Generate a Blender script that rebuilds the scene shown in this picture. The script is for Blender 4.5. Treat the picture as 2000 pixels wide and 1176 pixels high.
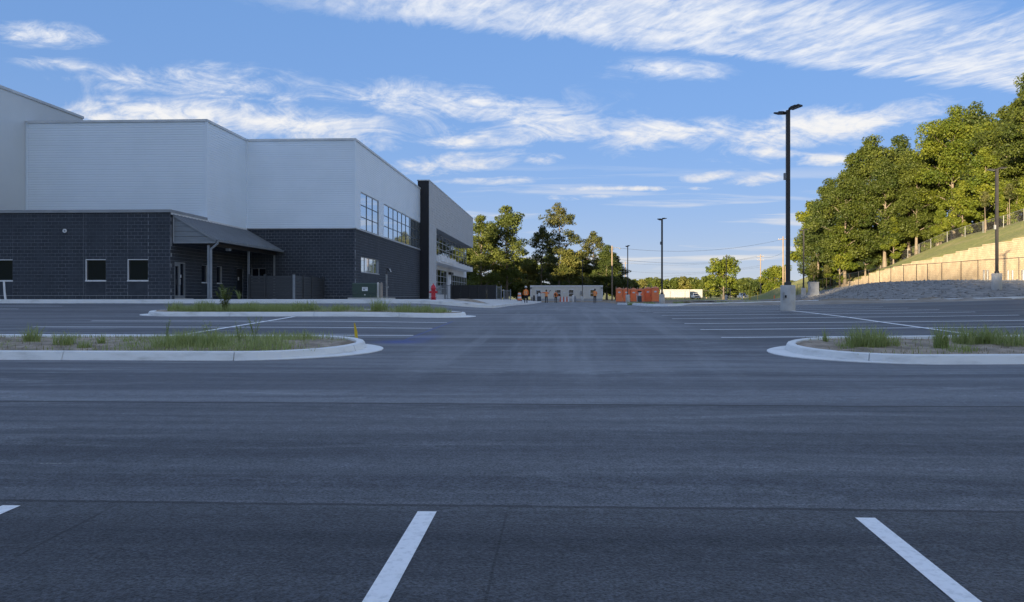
import bpy, bmesh, math, random
import numpy as np
from mathutils import Vector, Matrix
R = math.radians
for _o in list(bpy.data.objects): bpy.data.objects.remove(_o)
SC = bpy.context.scene
COL = SC.collection

# ------------------------------------------------------------------ camera
F_PX, CX, HZ, EYE = 1500.0, 1040.0, 582.0, 1.5        # pixels of the 2000 px wide photograph; eye height in metres
YAW = math.atan(62/1500.0)
cam_d = bpy.data.cameras.new('camera'); cam = bpy.data.objects.new('camera', cam_d); COL.objects.link(cam)
cam.location = (0, 0, EYE); cam.rotation_euler = (R(90), 0, YAW)
cam_d.sensor_width = 36; cam_d.lens = 36*F_PX/2000; cam_d.shift_x = -0.02; cam_d.shift_y = -0.003
cam_d.clip_start = 0.1; cam_d.clip_end = 9000
SC.camera = cam

# ------------------------------------------------------------------ light and exposure
SUN_EL, SUN_DIR = R(7.0), Vector((0.5, 0.866, 0)).normalized()      # the light travels away from the camera and to the right
SKY_STRENGTH, SUN_STRENGTH, EXPOSURE = 0.15, 3.6, 2.24
SKY_GAMMA, SKY_TINT = 0.25, (0.276, 0.458, 0.812, 1.0)       # the camera's tone curve flattens the bright horizon
SC.view_settings.view_transform = 'Standard'; SC.view_settings.look = 'None'
SC.view_settings.exposure = EXPOSURE; SC.view_settings.gamma = 1.0
SC.view_settings.use_curve_mapping = False
sun_d = bpy.data.lights.new('sun', 'SUN'); sun_d.energy = SUN_STRENGTH; sun_d.angle = R(0.6); sun_d.color = (1.0, 0.80, 0.52)
sun = bpy.data.objects.new('sun', sun_d); COL.objects.link(sun)
ldir = Vector((SUN_DIR.x*math.cos(SUN_EL), SUN_DIR.y*math.cos(SUN_EL), -math.sin(SUN_EL)))
sun.rotation_euler = ldir.to_track_quat('-Z', 'Y').to_euler(); sun.location = (-60, -100, 40)

class NT:
    """small helper for node trees"""
    def __init__(s, tree): s.t = tree; s.n = tree.nodes; s.l = tree.links
    def node(s, typ, **kw):
        nd = s.n.new(typ)
        for k, v in kw.items(): setattr(nd, k, v)
        return nd
    def put(s, sock, v):
        if isinstance(v, bpy.types.NodeSocket): s.l.new(v, sock)
        elif v is not None: sock.default_value = v
    def m(s, op, a, b=None, c=None, clamp=False):
        nd = s.node('ShaderNodeMath', operation=op); nd.use_clamp = clamp
        for i, v in enumerate((a, b, c)): s.put(nd.inputs[i], v)
        return nd.outputs[0]
    def vm(s, op, a, b=None, c=None):
        nd = s.node('ShaderNodeVectorMath', operation=op)
        for i, v in enumerate((a, b, c)):
            if v is not None: s.put(nd.inputs[i], v)
        return nd.outputs['Value'] if op in ('LENGTH', 'DOT_PRODUCT') else nd.outputs[0]
    def mr(s, v, a, b, c=0.0, d=1.0, smooth=True):
        nd = s.node('ShaderNodeMapRange'); nd.interpolation_type = 'SMOOTHSTEP' if smooth else 'LINEAR'
        s.put(nd.inputs[0], v)
        for i, q in enumerate((a, b, c, d)): s.put(nd.inputs[i+1], q)
        return nd.outputs[0]
    def xyz(s, x, y, z=0.0):
        nd = s.node('ShaderNodeCombineXYZ')
        for i, v in enumerate((x, y, z)): s.put(nd.inputs[i], v)
        return nd.outputs[0]
    def sep(s, v):
        nd = s.node('ShaderNodeSeparateXYZ'); s.put(nd.inputs[0], v); return nd.outputs
    def noise(s, vec, scale, detail=4, rough=0.55, dist=0.0):
        nd = s.node('ShaderNodeTexNoise'); s.put(nd.inputs['Vector'], vec)
        nd.inputs['Scale'].default_value = scale; nd.inputs['Detail'].default_value = detail
        nd.inputs['Roughness'].default_value = rough; nd.inputs['Distortion'].default_value = dist
        return nd.outputs[0]
    def mix(s, f, a, b, blend='MIX'):
        nd = s.node('ShaderNodeMix', data_type='RGBA', blend_type=blend)
        s.put(nd.inputs[0], f); s.put(nd.inputs[6], a); s.put(nd.inputs[7], b)
        return nd.outputs[2]

# ------------------------------------------------------------------ world: Nishita sky with cirrus
world = bpy.data.worlds.new('World'); SC.world = world; world.use_nodes = True
nt = NT(world.node_tree); nt.n.clear()
sky = nt.node('ShaderNodeTexSky', sky_type='NISHITA'); sky.sun_disc = False
sky.sun_elevation = SUN_EL
sky.sun_rotation = math.atan2(-SUN_DIR.x, -SUN_DIR.y)        # azimuth of the sun, clockwise from +Y
sky.altitude = 200; sky.air_density = 1.0; sky.dust_density = 0.6; sky.ozone_density = 3.0
tc = nt.node('ShaderNodeTexCoord')
DX, DY, DZ = nt.sep(tc.outputs['Generated'])
zc = nt.m('MAXIMUM', DZ, 0.03); yc = nt.m('MAXIMUM', DY, 0.05)
U = nt.m('DIVIDE', DX, zc); V = nt.m('DIVIDE', DY, zc)
A = nt.m('DIVIDE', DX, yc); E = nt.m('DIVIDE', DZ, yc)
front = nt.mr(DY, 0.05, 0.3)
uv = nt.xyz(U, V)
def rotated(ang, sx, sy):
    ca, sa = math.cos(ang), math.sin(ang)
    p = nt.m('ADD', nt.m('MULTIPLY', U, ca*sx), nt.m('MULTIPLY', V, sa*sx))
    q = nt.m('ADD', nt.m('MULTIPLY', U, -sa*sy), nt.m('MULTIPLY', V, ca*sy))
    return nt.xyz(p, q)
warp = nt.noise(uv, 0.9, 2)
streak = nt.noise(rotated(R(-66), 0.9, 2.4), 2.2, 9, 0.66, 0.9)        # the long band overhead
ripple = nt.noise(rotated(R(-58), 2.2, 6.0), 2.4, 6, 0.62, 0.5)
puff = nt.noise(uv, 7.5, 6, 0.62, 0.6)
wisp = nt.noise(nt.xyz(nt.m('MULTIPLY', A, 5.0), nt.m('MULTIPLY', nt.m('ADD', E, nt.m('MULTIPLY', A, 0.06)), 15.0)), 2.0, 10, 0.66, 1.1)
wisp2 = nt.noise(nt.xyz(nt.m('MULTIPLY', A, 20.0), nt.m('MULTIPLY', nt.m('SUBTRACT', E, nt.m('MULTIPLY', A, 0.15)), 42.0), 3.0), 2.0, 6, 0.65, 0.8)
w = nt.m('SUBTRACT', V, nt.m('MULTIPLY', U, 0.385))
w = nt.m('ADD', w, nt.m('MULTIPLY', nt.m('SUBTRACT', streak, 0.5), 0.55))
band = nt.m('MULTIPLY', nt.mr(w, 2.05, 2.45), nt.mr(w, 2.86, 3.02, 1.0, 0.0))
band = nt.m('MULTIPLY', band, nt.mr(U, -1.35, -0.35))
bt_ = nt.m('ADD', nt.m('ADD', nt.m('MULTIPLY', streak, 0.5), nt.m('MULTIPLY', ripple, 0.3)), nt.m('MULTIPLY', puff, 0.28))
band_d = nt.m('MULTIPLY', band, nt.mr(bt_, 0.38, 0.68, 0.16, 0.95))
def pxc(x, y): return (x-1102)/1500.0, (582-y)/1500.0
blobs = [(290,225,360,70,0,1.0),(560,240,300,66,0.05,0.90),(400,160,420,62,0.05,0.66),(690,268,150,46,0.1,0.70),(1020,245,520,110,0.04,0.46),(1500,280,520,80,-0.02,0.42),
         (905,205,400,56,0.13,0.86),(1090,250,180,52,0,0.80),(935,275,190,22,-0.02,0.8),
         (1310,262,230,50,0,0.96),(1600,252,340,54,-0.16,1.0),(1480,298,170,22,0.1,0.7),(1612,316,90,26,0,0.9),
         (60,54,150,36,0.05,0.95),(80,112,150,26,0.1,0.5),(1290,138,210,34,0.03,0.72),
         (870,320,190,32,-0.05,0.82),(1075,308,70,22,-0.1,0.78),(1390,345,100,18,-0.1,0.74),(1480,352,100,20,-0.1,0.78),
         (960,352,170,14,-0.02,0.75),(1230,369,230,9,0.01,0.86),(1150,386,190,11,0,0.6),(930,300,150,10,0,0.6)]
field = None
for (bx_, by_, sx_, sy_, tilt, st) in blobs:
    a0, e0 = pxc(bx_, by_)
    sx_, sy_ = sx_/1500.0, sy_/1500.0
    ee = nt.m('ADD', E, nt.m('MULTIPLY', A, tilt)) if tilt else E
    vec = nt.xyz(nt.m('MULTIPLY_ADD', A, 1/sx_, -a0/sx_), nt.m('MULTIPLY_ADD', ee, 1/sy_, -(e0+tilt*a0)/sy_))
    g_ = nt.mr(nt.vm('LENGTH', vec), 0.0, 1.25, st, 0.0)
    field = g_ if field is None else nt.m('MAXIMUM', field, g_)
field = nt.m('MULTIPLY', field, front)
# cloud streaks added outside the view to lift the ambient light
fill_veil = nt.noise(rotated(R(8), 0.5, 1.9), 0.8, 6, 0.6, 0.6)
fill_veil = nt.m('MULTIPLY', nt.mr(fill_veil, 0.39, 0.66, 0.0, 0.72), nt.m('SUBTRACT', 1.0, nt.m('MULTIPLY', nt.mr(E, 0.45, 0.62, 1.0, 0.0), front)))
fw = nt.m('ADD', nt.m('MULTIPLY', field, 0.95), nt.m('MULTIPLY', nt.m('SUBTRACT', wisp, 0.5), 2.1))
fw = nt.m('ADD', fw, nt.m('MULTIPLY', nt.m('SUBTRACT', wisp2, 0.5), nt.m('MULTIPLY', field, 1.1)))
cirr = nt.m('MULTIPLY', nt.m('POWER', nt.mr(fw, -0.02, 1.18, 0.0, 1.0), 1.5), nt.mr(field, 0.0, 0.45))
low = nt.noise(nt.xyz(nt.m('MULTIPLY', A, 1.2), nt.m('MULTIPLY', E, 26.0), 7.0), 2.2, 6, 0.6, 0.4)
lowd = nt.m('MULTIPLY', nt.mr(low, 0.42, 0.72, 0.0, 0.8), nt.m('MULTIPLY', nt.mr(E, 0.015, 0.05), nt.mr(E, 0.1, 0.2, 1.0, 0.0)))
lowd = nt.m('MULTIPLY', lowd, front)
haze_ = nt.m('MULTIPLY', nt.m('EXPONENT', nt.m('MULTIPLY', DZ, -13.0)), 0.62)         # pale air low over the horizon, all round
dens = nt.m('MAXIMUM', nt.m('MAXIMUM', band_d, cirr), nt.m('MAXIMUM', lowd, fill_veil))
dens = nt.m('MAXIMUM', nt.m('MULTIPLY', dens, nt.mr(DZ, 0.0, 0.03)), haze_)
dens = nt.m('MINIMUM', dens, 1.0)
gam = nt.node('ShaderNodeGamma'); gam.inputs[1].default_value = SKY_GAMMA; nt.put(gam.inputs[0], sky.outputs[0])
skyblue = nt.mix(1.0, gam.outputs[0], SKY_TINT, 'MULTIPLY')
CLOUD = 1.32
cloudcol = nt.mix(nt.mr(DZ, 0.02, 0.3), (CLOUD*1.0, CLOUD*0.93, CLOUD*0.84, 1), (CLOUD*0.98, CLOUD*1.0, CLOUD*1.04, 1))
skyc = nt.mix(dens, skyblue, cloudcol)
bg = nt.node('ShaderNodeBackground'); nt.put(bg.inputs[0], skyc); bg.inputs[1].default_value = SKY_STRENGTH
wo = nt.node('ShaderNodeOutputWorld'); nt.l.new(bg.outputs[0], wo.inputs[0])
world.cycles.sampling_method = 'MANUAL'; world.cycles.sample_map_resolution = 512

# ------------------------------------------------------------------ pixel helpers (directions only; depth comes from what a thing stands on)
CT, ST = math.cos(YAW), math.sin(YAW)
def kx(px):                      # X/Y of the ray through a pixel column
    a = (px-CX)/F_PX
    return (a*CT-ST)/(CT+a*ST)
def P(px, py, Y):
    a = (px-CX)/F_PX; t = Y/(CT+a*ST)
    return Vector((t*(a*CT-ST), Y, EYE+(HZ-py)/F_PX*t))
def Yat(px, X): return X/kx(px)

# ------------------------------------------------------------------ mesh helpers
class MB:
    def __init__(s): s.v = []; s.f = []; s.sm = []
    def face(s, pts, smooth=False):
        i = len(s.v); s.v.extend([tuple(p) for p in pts]); s.f.append(tuple(range(i, i+len(pts)))); s.sm.append(smooth); return s
    def raw(s, vs, fs, smooth=False):
        i = len(s.v); s.v.extend([tuple(p) for p in vs]); s.f.extend([tuple(q+i for q in f) for f in fs]); s.sm.extend([smooth]*len(fs)); return s
    def box(s, x0, x1, y0, y1, z0, z1):
        vs = [(x0,y0,z0),(x1,y0,z0),(x1,y1,z0),(x0,y1,z0),(x0,y0,z1),(x1,y0,z1),(x1,y1,z1),(x0,y1,z1)]
        return s.raw(vs, [(0,3,2,1),(4,5,6,7),(0,1,5,4),(1,2,6,5),(2,3,7,6),(3,0,4,7)])
    def cbox(s, c, sz): return s.box(c[0]-sz[0]/2, c[0]+sz[0]/2, c[1]-sz[1]/2, c[1]+sz[1]/2, c[2]-sz[2]/2, c[2]+sz[2]/2)
    def obox(s, c, sz, rot):
        m = rot.to_matrix() if hasattr(rot, 'to_matrix') else rot
        vs = [Vector(c)+m@Vector((sx*sz[0]/2, sy*sz[1]/2, sz_*sz[2]/2)) for sz_ in (-1,1) for (sx,sy) in ((-1,-1),(1,-1),(1,1),(-1,1))]
        return s.raw(vs, [(0,3,2,1),(4,5,6,7),(0,1,5,4),(1,2,6,5),(2,3,7,6),(3,0,4,7)])
    def tube(s, pts, rad, n=8, caps=True, smooth=True):
        pts = [Vector(p) for p in pts]
        if not hasattr(rad, '__len__'): rad = [rad]*len(pts)
        rings = []
        for i, p in enumerate(pts):
            d = (pts[min(i+1, len(pts)-1)]-pts[max(i-1, 0)]).normalized()
            ref = Vector((1,0,0)) if abs(d.x) < 0.9 else Vector((0,1,0))
            a = d.cross(ref).normalized(); b = d.cross(a)
            rings.append([p+(a*math.cos(2*math.pi*j/n)+b*math.sin(2*math.pi*j/n))*rad[i] for j in range(n)])
        vs = [q for r in rings for q in r]; fs = []
        for i in range(len(pts)-1):
            for j in range(n):
                fs.append((i*n+j, (i+1)*n+j, (i+1)*n+(j+1)%n, i*n+(j+1)%n))
        s.raw(vs, fs, smooth)
        if caps: s.face(rings[0][::-1] if False else rings[0]); s.face(rings[-1][::-1])
        return s
    def lathe(s, prof, c=(0,0,0), n=16, smooth=True):
        vs = [(c[0]+r*math.cos(2*math.pi*j/n), c[1]+r*math.sin(2*math.pi*j/n), c[2]+z) for (r, z) in prof for j in range(n)]
        fs = []
        for i in range(len(prof)-1):
            for j in range(n): fs.append((i*n+j, i*n+(j+1)%n, (i+1)*n+(j+1)%n, (i+1)*n+j))
        s.raw(vs, fs, smooth)
        s.face([vs[(len(prof)-1)*n+j] for j in range(n)]); s.face([vs[j] for j in range(n)][::-1])
        return s
    def prism(s, poly, off):
        """extrude a planar polygon (3-D points) by a vector"""
        poly = [Vector(p) for p in poly]; off = Vector(off); n = len(poly)
        vs = poly+[p+off for p in poly]
        return s.raw(vs, [tuple(range(n))[::-1], tuple(range(n, 2*n))]+[(i, (i+1)%n, n+(i+1)%n, n+i) for i in range(n)])
    def mesh(s, name, mat=None, off=(0,0,0), fix=True):
        me = bpy.data.meshes.new(name)
        ox, oy, oz = off
        me.from_pydata([(x-ox, y-oy, z-oz) for (x, y, z) in s.v], [], s.f)
        me.polygons.foreach_set('use_smooth', s.sm)
        if fix and len(s.f) < 20000:
            bm = bmesh.new(); bm.from_mesh(me); bmesh.ops.recalc_face_normals(bm, faces=bm.faces); bm.to_mesh(me); bm.free()
        if mat: me.materials.append(mat)
        me.update(); return me
    def build(s, name, mat, parent=None, world=True, fix=True):
        off = wloc(parent) if (parent is not None and world) else (0,0,0)
        o = bpy.data.objects.new(name, s.mesh(name, mat, off, fix)); COL.objects.link(o)
        o.parent = parent
        return o
def wloc(o):
    l = Vector((0,0,0))
    while o is not None: l += o.location; o = o.parent
    return l
def tag(o, label=None, cat=None, group=None, kind=None):
    if label: o['label'] = label
    if cat: o['category'] = cat
    if group: o['group'] = group
    if kind: o['kind'] = kind
    return o
def empty(name, loc, label=None, cat=None, group=None, rz=0.0):
    o = bpy.data.objects.new(name, None); COL.objects.link(o); o.location = loc; o.rotation_euler = (0,0,rz)
    o.empty_display_size = 0.3
    return tag(o, label, cat, group)
def copy_tree(o, parent=None):
    kids = [c for c in bpy.data.objects if c.parent == o] if not hasattr(o, '_k') else o._k
    c = o.copy(); COL.objects.link(c); c.parent = parent
    for ch in o.children: copy_tree(ch, c)
    return c
def rects_minus(u0, u1, v0, v1, holes):
    """split a rectangle with rectangular holes into plain rectangles"""
    us = sorted({u0, u1}|{min(max(h[i], u0), u1) for h in holes for i in (0, 1)})
    out = []
    for a, b in zip(us, us[1:]):
        if b-a < 1e-6: continue
        mid = (a+b)/2; cuts = sorted([(max(h[2], v0), min(h[3], v1)) for h in holes if h[0] < mid < h[1]])
        z = v0
        for c0, c1 in cuts:
            if c0 > z+1e-6: out.append((a, b, z, c0))
            z = max(z, c1)
        if v1 > z+1e-6: out.append((a, b, z, v1))
    return out
def sstep(a, b, x):
    t = np.clip((x-a)/(b-a), 0, 1); return t*t*(3-2*t)

# ------------------------------------------------------------------ materials
MATS = {}
def pmat(name, c1, c2=None, scale=2.0, rough=0.7, bump=0.0, bscale=40.0, metal=0.0, spec=0.5, stretch=(1,1,1), detail=5, contrast=(0.35, 0.65)):
    if name in MATS: return MATS[name]
    m = bpy.data.materials.new(name); m.use_nodes = True; t = NT(m.node_tree); t.n.clear()
    b = t.node('ShaderNodeBsdfPrincipled'); o = t.node('ShaderNodeOutputMaterial'); t.l.new(b.outputs[0], o.inputs[0])
    b.inputs['Roughness'].default_value = rough; b.inputs['Metallic'].default_value = metal
    b.inputs['Specular IOR Level'].default_value = spec
    geo = t.node('ShaderNodeNewGeometry'); pos = geo.outputs['Position']
    sv = t.vm('MULTIPLY', pos, tuple(stretch))
    c2 = c2 or tuple(min(1, x*0.82) for x in c1)
    nz = t.noise(sv, scale, detail, 0.6)
    t.put(b.inputs['Base Color'], t.mix(t.mr(nz, contrast[0], contrast[1]), (*c1, 1), (*c2, 1)))
    if bump > 0:
        bn = t.node('ShaderNodeBump'); bn.inputs['Strength'].default_value = bump; bn.inputs['Distance'].default_value = 0.02
        t.put(bn.inputs['Height'], t.noise(pos, bscale, 4)); t.l.new(bn.outputs[0], b.inputs['Normal'])
    MATS[name] = m; return m
def leafmat(name, c1, c2, trans=0.35):
    m = bpy.data.materials.new(name); m.use_nodes = True; t = NT(m.node_tree); t.n.clear()
    b = t.node('ShaderNodeBsdfPrincipled'); o = t.node('ShaderNodeOutputMaterial')
    at = t.node('ShaderNodeAttribute'); at.attribute_name = 'tint'
    oi = t.node('ShaderNodeObjectInfo')
    f = t.m('ADD', t.m('MULTIPLY', at.outputs['Fac'], 0.75), t.m('MULTIPLY', oi.outputs['Random'], 0.25))
    c = t.mix(f, (*c1, 1), (*c2, 1))
    t.put(b.inputs['Base Color'], c); b.inputs['Roughness'].default_value = 0.55; b.inputs['Specular IOR Level'].default_value = 0.3
    tr = t.node('ShaderNodeBsdfTranslucent'); t.put(tr.inputs[0], t.mix(0.35, c, (0.22, 0.24, 0.02, 1)))
    mx = t.node('ShaderNodeMixShader'); mx.inputs[0].default_value = trans
    t.l.new(b.outputs[0], mx.inputs[1]); t.l.new(tr.outputs[0], mx.inputs[2]); t.l.new(mx.outputs[0], o.inputs[0])
    MATS[name] = m; return m
def glassmat(name, base, refl=0.55, rough=0.02, tint=(0.85, 0.92, 1.0)):
    m = bpy.data.materials.new(name); m.use_nodes = True; t = NT(m.node_tree); t.n.clear()
    b = t.node('ShaderNodeBsdfPrincipled'); o = t.node('ShaderNodeOutputMaterial')
    b.inputs['Base Color'].default_value = (*base, 1); b.inputs['Roughness'].default_value = 0.05
    g = t.node('ShaderNodeBsdfGlossy'); g.inputs[0].default_value = (*tint, 1); g.inputs[1].default_value = rough
    mx = t.node('ShaderNodeMixShader'); lw = t.node('ShaderNodeLayerWeight'); lw.inputs[0].default_value = 0.4
    t.put(mx.inputs[0], t.mr(lw.outputs['Facing'], 0.0, 1.0, refl*0.35, refl, smooth=False))
    geo = t.node('ShaderNodeNewGeometry')
    bn = t.node('ShaderNodeBump'); bn.inputs['Strength'].default_value = 0.03; bn.inputs['Distance'].default_value = 0.05
    t.put(bn.inputs['Height'], t.noise(geo.outputs['Position'], 0.7, 1)); t.l.new(bn.outputs[0], g.inputs['Normal'])
    t.l.new(b.outputs[0], mx.inputs[1]); t.l.new(g.outputs[0], mx.inputs[2]); t.l.new(mx.outputs[0], o.inputs[0])
    MATS[name] = m; return m
M_clad   = pmat('white_metal_cladding', (0.76,0.85,0.94), (0.73,0.82,0.905), 0.5, 0.42)
M_panel  = pmat('off_white_panel', (0.68,0.72,0.74), (0.64,0.68,0.70), 0.3, 0.5)
M_copew  = pmat('light_coping', (0.62,0.66,0.70), None, 1.0, 0.4)
M_cope   = pmat('grey_coping', (0.30,0.32,0.34), None, 1.0, 0.45)
M_block  = pmat('black_block', (0.027,0.034,0.046), (0.042,0.051,0.066), 1.6, 0.8, 0.25, 60)
M_mortar = pmat('block_mortar', (0.30,0.325,0.36), (0.13,0.14,0.16), 0.8, 0.9)
M_core   = pmat('dark_core', (0.03,0.03,0.035), None, 1, 0.9)
M_white  = pmat('white_paint', (0.75,0.76,0.77), (0.68,0.69,0.70), 2, 0.5)
M_trwhite= pmat('weathered_white', (0.30,0.31,0.31), (0.26,0.27,0.27), 1.5, 0.55)
M_lgrey  = pmat('light_grey_metal', (0.42,0.44,0.46), None, 2, 0.45)
M_trim   = pmat('grey_trim', (0.24,0.26,0.28), (0.20,0.22,0.24), 2, 0.5)
M_roof   = pmat('grey_roof', (0.19,0.21,0.23), (0.165,0.18,0.20), 1.2, 0.5)
M_dark   = pmat('dark_bronze', (0.022,0.021,0.022), (0.03,0.028,0.028), 3, 0.5)
M_black  = pmat('black_metal', (0.014,0.015,0.018), None, 3, 0.55)
M_portal = pmat('grey_portal_board', (0.50,0.51,0.52), (0.45,0.46,0.47), 1.5, 0.6)
M_pdark  = pmat('dark_portal_return', (0.012,0.013,0.018), None, 1.5, 0.7)
M_conc   = pmat('concrete', (0.56,0.55,0.52), (0.42,0.41,0.385), 1.3, 0.85, 0.3, 50)
M_kerb   = pmat('kerb_concrete', (0.82,0.84,0.84), (0.46,0.465,0.45), 2.4, 0.85, 0.3, 60, detail=9, contrast=(0.46,0.86), stretch=(.5,.5,2))
M_walk   = pmat('walk_concrete', (0.62,0.61,0.58), (0.50,0.49,0.47), 0.6, 0.85, 0.2, 40)
M_soil   = pmat('soil', (0.40,0.33,0.26), (0.22,0.185,0.14), 3.0, 0.95, 0.9, 18)
M_gravel = pmat('gravel', (0.30,0.29,0.27), (0.15,0.145,0.14), 2.6, 0.95, 1.0, 7, detail=9)
M_glassd = glassmat('dark_window_glass', (0.004,0.006,0.014), 0.04)
M_glassr = glassmat('reflective_window_glass', (0.24,0.27,0.27), 0.72)
M_glassm = glassmat('storefront_glass', (0.02,0.025,0.03), 0.62)
M_alu    = pmat('window_frame_metal', (0.50,0.52,0.54), None, 2, 0.4)
M_mull   = pmat('dark_mullion', (0.07,0.085,0.10), None, 2, 0.4)
M_fboard = pmat('fence_board', (0.045,0.050,0.056), (0.033,0.037,0.042), 2, 0.6, stretch=(0.3,1,6))
M_red    = pmat('hydrant_red', (0.55,0.02,0.035), (0.42,0.016,0.028), 6, 0.35)
M_green  = pmat('transformer_green', (0.035,0.065,0.05), (0.03,0.055,0.043), 2, 0.5)
M_galv   = pmat('galvanised_steel', (0.27,0.275,0.28), (0.20,0.205,0.21), 6, 0.45, metal=0.3)
M_tan    = pmat('tan_bollard', (0.34,0.29,0.24), (0.27,0.23,0.19), 4, 0.7)
M_paint  = pmat('road_paint', (0.92,0.94,0.96), (0.70,0.72,0.74), 22, 0.65, 0.4, 160, contrast=(0.45,0.75), detail=8)
M_yellow = pmat('yellow_paint', (0.75,0.52,0.03), None, 3, 0.6)
M_orange = pmat('orange_plastic', (1.0,0.27,0.10), (0.95,0.24,0.085), 2, 0.5)
M_orange2= pmat('orange_roof', (0.98,0.42,0.26), None, 2, 0.5)
M_vest   = pmat('orange_vest', (1.0,0.33,0.08), (1.0,0.29,0.06), 7, 0.7)
M_navy   = pmat('dark_trousers', (0.018,0.02,0.03), (0.03,0.032,0.045), 5, 0.9)
M_skin   = pmat('skin', (0.42,0.25,0.17), None, 3, 0.6)
M_hair   = pmat('dark_hair', (0.012,0.010,0.009), None, 3, 0.7)
M_trailer= pmat('taupe_siding', (0.72,0.69,0.62), (0.66,0.635,0.57), 2, 0.6)
M_wood   = pmat('weathered_pole_wood', (0.26,0.20,0.15), (0.18,0.135,0.10), 3, 0.85, stretch=(4,4,0.4))
M_bark   = pmat('bark', (0.12,0.095,0.07), (0.20,0.165,0.13), 2.5, 0.95, 0.8, 12, stretch=(2,2,0.5))
M_rwall  = pmat('tan_wall_block', (0.50,0.40,0.27), (0.40,0.315,0.21), 1.2, 0.9, 0.7, 14, detail=7)
M_wire   = pmat('wire', (0.03,0.03,0.032), None, 3, 0.6)
M_gwire  = pmat('galvanised_wire', (0.20,0.20,0.19), None, 3, 0.6)
M_dirt   = pmat('dirt', (0.27,0.21,0.145), (0.19,0.15,0.10), 0.5, 0.95, 0.5, 6)
M_leafA  = leafmat('oak_leaves', (0.028,0.050,0.010), (0.110,0.130,0.020))
M_leafB  = leafmat('light_leaves', (0.065,0.105,0.014), (0.20,0.215,0.022), 0.42)
M_leafC  = leafmat('dark_leaves', (0.020,0.040,0.011), (0.070,0.092,0.018), 0.3)
M_leafD  = leafmat('yellow_leaves', (0.085,0.105,0.024), (0.18,0.165,0.042), 0.42)
M_leafF  = leafmat('mid_leaves', (0.045,0.072,0.016), (0.15,0.17,0.034), 0.4)
M_leafE  = leafmat('russet_leaves', (0.045,0.062,0.018), (0.13,0.125,0.040), 0.35)
M_grass  = leafmat('weed_grass', (0.22,0.30,0.085), (0.52,0.56,0.25), 0.4)
M_straw  = leafmat('dry_grass', (0.17,0.14,0.06), (0.30,0.25,0.12), 0.3)

# ================================================================== TERRAIN
def crom(xs, ys):
    xs = np.array(xs, float); ys = np.array(ys, float)
    d = np.gradient(ys, xs)
    def f(x):
        x = np.asarray(x, float); xc = np.clip(x, xs[0], xs[-1])
        i = np.clip(np.searchsorted(xs, xc)-1, 0, len(xs)-2)
        h = xs[i+1]-xs[i]; t = (xc-xs[i])/h
        return ((2*t**3-3*t**2+1)*ys[i]+(t**3-2*t**2+t)*h*d[i]+(-2*t**3+3*t**2)*ys[i+1]+(t**3-t**2)*h*d[i+1])
    return f
drive = crom([-30,-10,0,8,14,17.9,20.6,23.3,26,28.7,31.4,34.1,40,55,75,100,130,200,400,900],
             [-0.6,-0.32,0,.2616,.458,.585,.654,.723,.796,.85,.893,.923,.965,.96,.86,.82,.86,1.0,1.6,4.0])
def g(X, Y):
    X = np.asarray(X, float); Y = np.asarray(Y, float)
    dr = drive(Y); lf = 0.0327*np.clip(Y, -18, 39)
    wl = sstep(-3.0, -7.5, X)*(1-sstep(60, 90, Y))
    z = dr*(1-wl)+lf*wl
    c = np.clip(Y/18, 0, 1)*(1-sstep(66, 95, Y)*0.7)
    xr = np.clip(X, 4, 30)
    return z+c*(0.0105*(xr-4)+0.0007*np.clip(xr-10, 0, None)**2)
XW, XF = 44.0, 36.0                                       # retaining wall and bank fence, both run along Y
zf = crom([40,47,61,73,85,91,100,107,118,130,160], [2.2,2.4,2.84,3.0,3.15,3.05,2.65,2.4,1.85,1.4,1.3])
wt = [(2000,464),(1980,467),(1954,473),(1929,479),(1905,484.6),(1882,489.5),(1860,495),(1839,500),(1819,505),(1801,509),(1782,514),(1763,519),
      (1740,524),(1718,530),(1697,537),(1677,545),(1658,553),(1639,562),(1622,571)]
wY = [Yat(px, XW) for px, py in wt]; wZ = [P(px, py, y).z for (px, py), y in zip(wt, wY)]
def Wt(Y): return np.interp(Y, [-60, 20, 50]+wY+[150, 200, 420], [12.0, 9.6, 8.4]+wZ+[2.3, 2.2, 2.6])
edgeA = [(21.2,53.2),(22.2,50.2),(24.0,48.0),(26.5,47.0),(60,47.0)]
edgeL = [(20.8,63.6),(21.2,53.2)]
edgeL2 = [(20.7,63.3),(25,84),(30,110),(34.5,140)]
def dist_poly(X, Y, pts):
    d = np.full(np.shape(X), 1e9)
    for (ax, ay), (bx, by) in zip(pts, pts[1:]):
        vx, vy = bx-ax, by-ay; t = np.clip(((X-ax)*vx+(Y-ay)*vy)/(vx*vx+vy*vy), 0, 1)
        d = np.minimum(d, np.hypot(X-ax-t*vx, Y-ay-t*vy))
    return d
def kerbx(Y): return np.interp(Y, [45.9,46.0,50,56,62,63.4,63.5], [60,6,9,13,18.6,20.6,20.6])
def bank_left(Y): return np.where(Y < 53.2, np.interp(Y, [47,48,50.2,53.2], [26.5,24,22.2,21.2]), np.where(Y < 63.3, np.interp(Y, [53.2,63.3],[21.2,20.7]), np.interp(Y, [63.3,84,110,140],[20.7,25,30,34.5])))
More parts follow.
